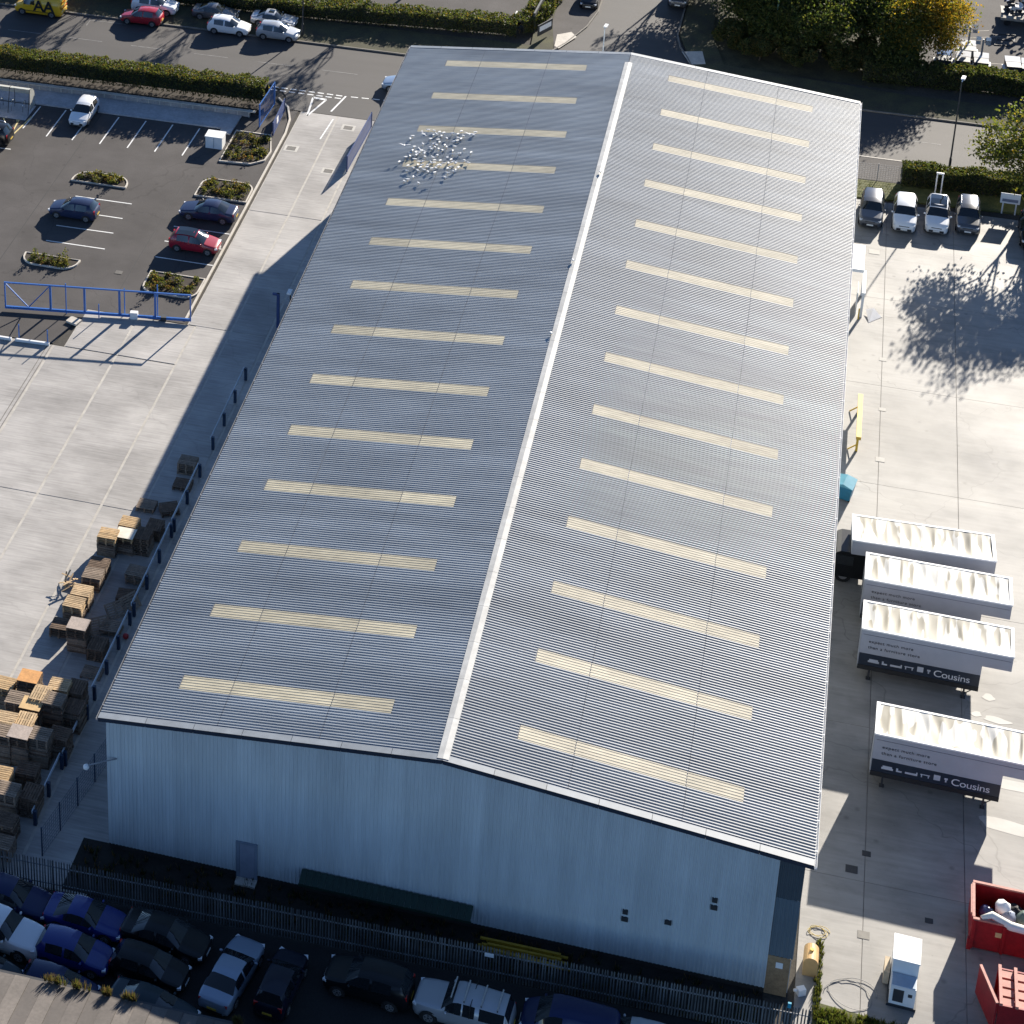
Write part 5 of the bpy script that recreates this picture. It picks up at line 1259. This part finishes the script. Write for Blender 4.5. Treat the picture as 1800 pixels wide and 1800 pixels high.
def feathered_tree(name, base, h, seed, lb, mats, weights, per_tip, size, spread, trunk_frac=.26, fan=.5, group=None, gold=None, lv0=5, rad0=.2, ext=(.62, .86)):
    """trunk and limbs grown by forking; leaves hang round the twig ends, so light and sky come through between them"""
    rg = random.Random(seed); r_ = empty(name, (base[0], base[1], 0), 0, lb, 'tree', group)
    tr = MB(); tips = []
    def grow(p, d, ln, rad, lv):
        q = p + d * ln; mid = p + d * ln * .5 + Vector((rg.uniform(-.1, .1), rg.uniform(-.1, .1), 0)) * ln * .4
        tr.tube([p, mid, q], [rad, rad * .8, rad * .62], 5, cap=False)
        if lv <= 2: tips.append(q)
        if lv == 0: return
        for _ in range(3):
            nd = (d + Vector((rg.gauss(0, fan), rg.gauss(0, fan), rg.gauss(.05, .28)))).normalized(); grow(q, nd, ln * rg.uniform(*ext), rad * .62, lv - 1)
    grow(Vector((0, 0, 0)), Vector((0, 0, 1)), h * trunk_frac, rad0, lv0)
    tr.build('trunk', m_bark, r_)
    mb = MB()
    for t in tips:
        k = int(per_tip * rg.uniform(.2, 1.6)); pts = [t + Vector((rg.gauss(0, spread), rg.gauss(0, spread), rg.gauss(0, spread * .7))) for _ in range(k)]
        ww = list(weights)
        if gold:                # autumn colour comes in patches on one side of the crown
            g = max(0, min(1, .5 + (t.x - gold[0]) * .22 + (t.z - gold[1]) * .12 + rg.gauss(0, .22))); ww = [a_ * (1 - g) + b_ * g for a_, b_ in zip(weights, gold[2])]
        leaf_quads(mb, pts, size, len(mats), ww)
    mb.build('crown', mats, r_); return r_
feathered_tree('yellow_tree', (41.2, 107.6), 9.2, 3, 'autumn tree with golden yellow leaves across the road', L_YEL, (1, 4, .4, 6), 120, .12, .6, .17, .8, 'trees beyond the road', (-.6, 4.0, (5, 4, 2.5, 1)), ext=(.78, .98))
feathered_tree('roadside_tree', (50.9, 85.9), 11.5, 11, 'large green and gold tree at the right edge', [L_GREEN[1], L_GREEN[2], L_YEL[1], L_YEL[0]], (6, 4, 2, .3), 44, .14, .5, .2, .6, None, (-1.0, 6.5, (2, 3, 4, 1.6)), rad0=.26, ext=(.8, 1.0))
for k, (b, h, R, lb) in enumerate((((38.0, 107.2), 7.6, 2.6, 'green tree left of the golden yellow tree'), ((34.3, 108.6), 8.5, 2.8, 'dark green tree in the middle of the shaded bank'), ((30.6, 107.6), 6.5, 2.4, 'dark tree beside the pale green poles'), ((26.6, 109.5), 7.0, 2.6, 'dark green tree at the corner of side road'),
        ((36.5, 112.5), 9.5, 3.0, 'tall dark tree behind the shaded bank'), ((30.0, 114.0), 9.5, 3.2, 'tall dark tree behind the green poles'), ((24.6, 115.5), 9, 2.8, 'dark tree overhanging the side road'))):
    feathered_tree('bank_tree', b, h * 1.2, 40 + k, lb, L_GREEN + [L_HEDGE[2]], (4, 4, 3, 2), 70, .135, .62, .16, .75, 'trees beyond the road', ext=(.75, .97))
for k, (b, R, lb) in enumerate((((27.5, 104.0), 1.5, 'low shrub at the foot of the shaded bank near the side road'), ((31.0, 103.6), 1.6, 'low shrub on the shaded bank below the green poles'), ((34.5, 104.0), 1.6, 'low shrub on the shaded bank left of the hedge'), ((24.7, 106.0), 1.3, 'low shrub by the side road kerb'), ((29.2, 106.2), 1.5, 'shrub close behind the pale green poles'), ((32.9, 106.0), 1.6, 'shrub under the dark tree in mid bank'), ((36.4, 105.3), 1.5, 'shrub at the foot of the green tree'), ((39.2, 105.0), 1.3, 'shrub between green tree and golden tree'), ((26.2, 112.3), 1.6, 'shrub high on the bank near the side road'), ((33.0, 111.3), 1.7, 'shrub between the tall dark trees'), ((38.8, 110.3), 1.5, 'shrub behind the golden tree'), ((28.4, 110.9), 1.6, 'shrub between corner tree and tall tree'))):
    tree('bank_shrub', b, 2.2, clumps(R, 2.2, 9, .6, .9, 60 + k, .25), lb, L_HEDGE, 6000, .1, (4, 5, 2, 2), .08, group='bank shrubs')
# sparse street trees beyond the top of the view; their crowns throw the branching shadows on the road
def bare_tree(base, h, seed, lb):
    rg = random.Random(seed); r_ = empty('street_tree', (base[0], base[1], 0), 0, lb, 'tree', 'thin street trees')
    tr = MB(); tips = []
    def grow(p, d, ln, rad, lv):
        q = p + d * ln; mid = p + d * ln * .5 + Vector((rg.uniform(-.1, .1), rg.uniform(-.1, .1), 0)) * ln * .3
        tr.tube([p, mid, q], [rad, rad * .8, rad * .6], 5, cap=False)
        if lv == 0: tips.append(q); return
        for _ in range(3):
            nd = (d + Vector((rg.gauss(0, .42), rg.gauss(0, .42), rg.gauss(.12, .2)))).normalized(); grow(q, nd, ln * rg.uniform(.62, .82), rad * .66, lv - 1)
    grow(Vector((0, 0, 0)), Vector((0, 0, 1)), h * .34, .17, 5)
    tr.build('trunk', m_bark, r_)
    mb = MB(); pts = [t + Vector((rg.gauss(0, .25), rg.gauss(0, .25), rg.gauss(0, .2))) for t in tips for _ in range(2)]
    leaf_quads(mb, pts, .19, 2); mb.build('crown', [L_YEL[1], L_GREEN[2]], r_)
bare_tree((-5.4, 110.6), 10, 4, 'thin leafless street tree beyond the far hedge, whose shadow crosses the junction')
bare_tree((-19.6, 112.0), 10, 9, 'thin leafless street tree whose shadow falls by the red hatchback')
bare_tree((-30.8, 111.4), 9.5, 14, 'thin leafless street tree whose shadow falls below the yellow van')
bare_tree((20.0, 121.5), 10, 21, 'thin leafless tree shading the side road')

# tufts along the neighbouring roof edge, weeds and grass
def tufts(name, pts, h, lb, mats, cat, n=26, size=.08, spread=.25, kind=None):
    mb = MB()
    for p in pts:
        for _ in range(n):
            a = random.uniform(0, 2 * pi); q = random.uniform(0, spread); t = Vector((cos(a) * q, sin(a) * q, 0)); b = Vector(p) + t * .4; e_ = Vector(p) + t + Vector((0, 0, h * random.uniform(.4, 1.1))); s = Vector((-sin(a), cos(a), 0)) * size * .25
            mb.add([b - s, b + s, e_ + s * .3, e_ - s * .3], [(0, 1, 2, 3)], random.randrange(len(mats)))
    o = mb.build(name, mats); return tag(o, lb, cat if not kind else cat, kind=kind)
m_straw = leafm('dry_straw', (.075, .056, .032)); m_moss = leafm('moss_green', (.05, .062, .02)); m_lush = leafm('lush_grass', (.075, .11, .02))
def edge(u): return A + e * u + Vector((0, .02, .05))
for k, (u, w_, lb) in enumerate(((4.0, .7, 'straw tuft in the middle of the brown roof edge'), (2.7, .9, 'largest dry straw tuft on the brown roof edge'), (5.2, .5, 'straw tuft right of the middle of brown roof edge'), (6.4, .6, 'rightmost big straw tuft on the brown roof edge'), (11.6, .3, 'small weed at the right end of the brown roof edge'))):
    tufts('roof_weed', [edge(u + random.uniform(-w_, w_) * .6) for _ in range(9)], .42, lb, [m_straw, m_straw, m_moss], 'weed')
def field(x0_, x1_, y0_, y1_, n): return [(random.uniform(x0_, x1_), random.uniform(y0_, y1_), .0) for _ in range(n)]
tufts('grass', field(36.9, 41.2, -1.3, .15, 330), .22, 'rough bright grass along the sunny end of the fence', [m_lush, L_HEDGE[2], m_moss], 'grass', 12, .1, .2, 'stuff')
tufts('grass', field(36.8, 37.15, -.7, 4.3, 90), .22, 'narrow strip of weeds between wall corner and concrete', [L_SHRUB[0], L_HEDGE[2], m_moss], 'grass', 12, .1, .16, 'stuff')
tufts('grass', field(36.3, 40.3, 81.3, 84.1, 260), .14, 'mown grass patch behind the dark grey car', [L_SHRUB[0], L_HEDGE[2], m_moss], 'grass', 10, .09, .2, 'stuff')
tufts('weeds', field(-1.0, 34.3, -2.3, .15, 420), .35, 'dark weeds along the foot of the gable', [L_HEDGE[1], L_SHRUB[2], L_SHRUB[3]], 'weeds', 9, .12, .3, 'stuff')
for k, (x, y, lb) in enumerate(((42.6, -.5, 'leafy weed at the bottom edge left of the compactor'), (43.5, -.4, 'second leafy weed at the bottom edge'), (44.0, -.8, 'weed at the foot of the red compactor'))):
    mb = MB(); leaf_quads(mb, [in_ball((0, 0, .55), .5, .1) for _ in range(150)], .1, 3); tag(mb.build('weed', [L_SHRUB[0], L_SHRUB[1], L_HEDGE[2]], None, (x, y, 0)), lb, 'weed')

# ================================================================== GULLS ON THE ROOF
bd = MB()
secs = [(-.26, .012, .30), (-.2, .05, .29), (-.08, .095, .27), (.05, .1, .28), (.13, .07, .32), (.17, .05, .37), (.22, .052, .40), (.27, .035, .40), (.33, .008, .385)]
nn = 8; vs = []
for x, q, z in secs: vs += [(x, q * cos(2 * pi * j / nn), z + q * .95 * sin(2 * pi * j / nn)) for j in range(nn)]
bd.add(vs, [(i * nn + j, i * nn + (j + 1) % nn, (i + 1) * nn + (j + 1) % nn, (i + 1) * nn + j) for i in range(len(secs) - 1) for j in range(nn)])
for s in (-1, 1): bd.tube([(.02, s * .04, .2), (.03, s * .04, .0)], .012, 4, 1); bd.tube([(.16, s * .1, .33), (-.05, s * .115, .32), (-.3, s * .05, .29)], [.03, .045, .01], 5, 2)
m_gull = pm('gull_white', (.78, .78, .76), .7, .05, 5); m_gullg = pm('gull_grey', (.38, .40, .44), .7, .1, 5)
gull = bd.mesh('gull', [m_gull, m_yel, m_gullg], True)
fl = MB(); fl.add(vs, [(i * nn + j, i * nn + (j + 1) % nn, (i + 1) * nn + (j + 1) % nn, (i + 1) * nn + j) for i in range(len(secs) - 1) for j in range(nn)])
for s in (-1, 1): fl.add([(.12, s * .06, .33), (-.08, s * .06, .32), (-.06, s * .4, .45), (.1, s * .42, .46), (-.16, s * .75, .40), (-.08, s * .74, .41), (.0, s * .25, .36)], [(0, 1, 2, 3) if s > 0 else (3, 2, 1, 0), (3, 2, 4, 5) if s > 0 else (5, 4, 2, 3)], 2)
gullf = fl.mesh('gull_flying', [m_gull, m_yel, m_gullg], True)
GULLS = [(3.38, 64.33, 0), (4.86, 65.31, 0), (3.3, 63.85, 0), (4.36, 63.49, 1), (4.41, 63.13, 0), (4.82, 63.99, 0), (4.94, 64.66, 0), (5.13, 64.8, 0), (5.28, 65.14, 0), (5.57, 64.51, 0), (4.38, 65.43, 0), (5.62, 65.05, 0), (6.04, 64.18, 0), (5.41, 63.92, 0), (5.59, 63.53, 0), (5.19, 63.21, 0), (5.06, 62.67, 0), (5.21, 62.4, 0), (5.42, 62.7, 0), (5.74, 62.45, 0), (6.06, 62.28, 0), (6.07, 63.09, 0), (6.28, 62.82, 0), (6.66, 63.75, 0), (6.73, 64.94, 0), (6.86, 64.34, 0), (7.11, 64.2, 0), (7.2, 64.7, 0), (6.29, 65.03, 0), (7.99, 65.35, 0), (7.89, 64.93, 0), (7.81, 63.78, 1), (6.85, 62.96, 0), (6.84, 62.27, 0), (7.64, 62.59, 0), (7.42, 61.89, 0), (6.9, 61.76, 0), (8.23, 62.13, 0), (6.63, 61.18, 0), (6.96, 60.89, 0), (5.85, 61.46, 0), (5.56, 61.11, 0), (4.96, 61.14, 0), (4.81, 61.68, 0), (4.47, 62.05, 0), (4.14, 61.82, 0), (3.84, 62.63, 0), (3.84, 62.03, 0), (3.77, 61.62, 0), (3.83, 61.15, 0), (3.54, 60.96, 0), (4.28, 60.71, 0), (4.74, 60.88, 1), (3.3, 61.58, 1), (3.21, 60.18, 0), (4.66, 60.36, 0), (4.92, 60.38, 0), (5.76, 60.66, 0), (5.81, 60.31, 0), (5.6, 60.29, 0), (6.19, 60.66, 0), (7.13, 60.52, 0), (7.41, 60.43, 0), (7.99, 60.84, 0), (8.33, 60.55, 0), (6.91, 65.41, 0), (3.96, 59.66, 0), (4.44, 59.39, 0), (4.68, 59.85, 0), (4.93, 59.48, 0), (4.97, 59.84, 0), (5.42, 59.57, 0), (5.79, 59.41, 0), (5.4, 59.88, 0), (6.27, 60.04, 0), (6.88, 60.34, 0), (7.15, 59.78, 0), (6.96, 59.52, 0), (7.72, 59.75, 0), (7.6, 59.39, 0), (7.51, 59.15, 0), (6.09, 59.52, 0), (4.85, 59.0, 0), (5.28, 59.16, 0), (5.63, 58.89, 0), (6.13, 58.82, 0), (6.55, 58.82, 1), (7.08, 58.88, 0), (4.05, 58.89, 0), (4.71, 58.02, 0), (4.38, 57.61, 0), (4.18, 57.32, 0), (5.26, 57.16, 0), (7.04, 58.18, 0), (4.25, 61.35, 0), (4.26, 61.59, 0), (4.43, 61.76, 0), (6.88, 63.89, 0), (5.46, 63.07, 0)]
for k, (x, y, f) in enumerate(GULLS):
    o = place('gull', gullf if f else gull, None, (x, y, roof_z(x) + (.04 if not f else .7)), random.uniform(-2.6, -.6) if random.random() < .7 else random.uniform(0, 6))
    o.scale = (.62,) * 3
    if f: tag(o, 'gull with spread wings just above the roof flock', 'gull', 'gulls on the roof')
    else: tag(o, 'white gull standing in the flock on the far left roof slope', 'gull', 'gulls on the roof')
for k, (p, lb) in enumerate((((XR - .15, 47.6), 'single gull perched on the ridge about midway'), ((XR + .1, 60.1), 'single gull perched high on the ridge'), ((XR - .3, 38.5), 'lone gull on the ridge nearer us'))):
    o = place('gull', gull, None, (p[0], p[1], roof_z(p[0]) + .06), -1.2); o.scale = (.62,) * 3; tag(o, lb, 'gull')

# ================================================================== PLANT HIRE YARD (top right)
def machine(pos, lb, mast=True, col=m_white, kind='lighting_tower', cover=None, wide=1.25):
    r_ = empty(kind, pos, random.uniform(-.1, .1), lb, 'machine', 'plant in the hire yard')
    mb = MB(); mb.bx(-wide / 2, wide / 2, -.9, .9, .45, 1.25); mb.build('housing', pm('plant_grey', (.05, .055, .065), .4), r_)
    mb = MB(); mb.add([(-wide / 2 - .03, .15, 1.26), (wide / 2 + .03, .15, 1.26), (wide / 2 + .03, .95, 1.42), (-wide / 2 - .03, .95, 1.42), (-wide / 2 - .03, .15, 1.2), (wide / 2 + .03, .15, 1.2), (wide / 2 + .03, .95, 1.2), (-wide / 2 - .03, .95, 1.2)], [(0, 1, 2, 3), (4, 5, 1, 0), (5, 6, 2, 1), (6, 7, 3, 2), (7, 4, 0, 3)]); mb.build('canopy', cover or col, r_)
    mb = MB(); mb.add([(-wide / 2, -.92, .7), (wide / 2, -.92, .7), (wide / 2, .14, 1.265), (-wide / 2, .14, 1.265)], [(0, 1, 2, 3)]); mb.build('sloped_panel', pm('plant_panel', (.09, .1, .12), .35), r_)
    for s in (-1, 1):
        mb = MB(); mb.cyl((s * (wide / 2 + .02), .1, .35), (s * (wide / 2 + .2), .1, .35), .34, 12); w_ = mb.build('wheel', m_black, r_); mb = MB(); mb.bx(s * (wide / 2 + .12) - .12, s * (wide / 2 + .12) + .12, -.35, .55, .68, .74); mb.build('mudguard', m_white, r_)
    if mast:
        mb = MB(); mb.bx(-.08, .08, .5, .66, 1.3, 2.9); mb.build('mast', m_galv, r_)
        for sx in (-1, 1):
            for k in (0, 1):
                mb = MB(); mb.box((sx * .42, .5 + .02 * k, 2.55 + k * .42), (.42, .16, .32), rot=Matrix.Rotation(-.5, 3, 'X')); mb.build('lamp_head', m_white if k else pm('lamp_back', (.25, .26, .27), .4), r_)
    return r_
machine((43.41, 106.87), 'machine under a bright blue cover beside the golden tree', False, cover=pm('blue_tarp', (.03, .20, .55), .4))
machine((45.03, 107.10), 'white canopied machine with a green bumper', False)
machine((45.55, 109.47), 'lighting tower behind the white canopied machine', True)
machine((46.59, 107.20), 'lighting tower with white canopy, right of two', True)
machine((49.31, 107.17), 'white canopied machine near the right edge', False)
machine((50.66, 107.09), 'machine cut off by the right edge of the yard', False)
mb = MB(); mb.bx(42.9, 43.9, 104.35, 104.5, .3, .5); tag(mb.build('green_bumper', pm('bright_green', (.02, .30, .12), .5)), 'bright green bar below the white canopied machine', 'bar')
ft = empty('flatbed_trailer', (50.2, 117.6, 0), .02, 'flatbed trailer loaded with dark scrap at the top right corner', 'trailer')
mb = MB(); mb.bx(-1.6, 4, -.1, .5, .55, .8); mb.build('headboard_sill', pm('timber_grey', (.32, .29, .24), .8, .2, 3), ft)
mb = MB(); mb.bx(-1.5, 4, .5, 3, .5, .62); mb.build('bed', m_dark, ft)
for x in (-1, 2):
    mb = MB(); mb.cyl((x, -.05, .3), (x, .3, .3), .3, 10); mb.build('wheel', m_black, ft)
sc = MB(); rg = random.Random(8)
for _ in range(160): sc.box((rg.uniform(-1.3, 4), rg.uniform(.4, 3.4), .65 + rg.uniform(0, 1.9)), (rg.uniform(.1, .7), rg.uniform(.1, .5), rg.uniform(.05, .3)), rg.choice([0, 0, 0, 1, 2]), rot=Matrix.Rotation(rg.uniform(0, 3), 3, (rg.uniform(-1, 1), rg.uniform(-1, 1), .5)))
tag(sc.build('scrap_heap', [m_dark, m_bluedk, m_white], None, (50.2, 117.6, 0)), 'heap of dark tangled scrap on the flatbed', 'scrap', kind='stuff')
fr = MB()
for a, b in (((48.0, 113.0), (49.6, 113.2)), ((49.6, 113.2), (49.9, 115.6)), ((49.9, 115.6), (48.4, 115.4)), ((48.4, 115.4), (48.0, 113.0)), ((48.2, 114.2), (49.75, 114.4))): fr.bar((a[0], a[1], .04), (b[0], b[1], .04), .06, .06)
tag(fr.build('steel_frame', m_dark), 'bent steel frame lying flat on the hire yard asphalt', 'frame')
mb = MB(); mb.bx(43.6, 44.6, 112.1, 112.8, .0, .05); tag(mb.build('loose_sheet', m_white), 'white sheet panel lying on the hire yard asphalt', 'sheet')
for a, b, lb in (((41.8, 113.8), (47.6, 116.0), 'faded upper painted line on the hire yard'), ((42.0, 112.3), (48.6, 115.0), 'faded lower painted line on the hire yard'), ((42.6, 108.4), (55, 110.0), 'long faded painted line behind the machines')):
    mb = MB(); dash_line(mb, a, b, 1, 1, .12, .003); tag(mb.build('yard_line', pm('faded_paint', (.25, .23, .2), .8, .2, 2)), lb, 'road marking')
ew = empty('estate_sign', (8.14, 103.28), radians(62), 'estate sign board on the hedge corner by side road', 'sign')
mb = MB(); mb.bx(-1.1, 1.1, -.04, .04, .5, 1.6); mb.build('board', m_dark, ew); mb = MB(); mb.bx(-.9, .9, .045, .05, .9, 1.4); mb.build('panel', m_white, ew); mb = MB(); mb.bx(-.9, .9, -.05, -.045, .9, 1.4); mb.build('panel', m_white, ew)
wl = MB(); wl.bar((7.0, 104.0, 1.0), (7.8, 115, 1.0), .18, 2.0); tag(wl.build('boundary_fence', m_dark), 'dark close boarded fence along the side road corner', 'fence')
am = MB(); am.sheet([(4.4 + .35 * sin(t), 106.0 + 2.2 * (t / 1.5)) for t in [k * .15 for k in range(11)]] + [(4.55 + .35 * sin(t), 106.0 + 2.2 * (t / 1.5)) for t in [k * .15 for k in range(10, -1, -1)]], .004); tag(am.build('curved_marking', m_paint), 'curved white arrow marking in the yard beyond the hedge', 'road marking')
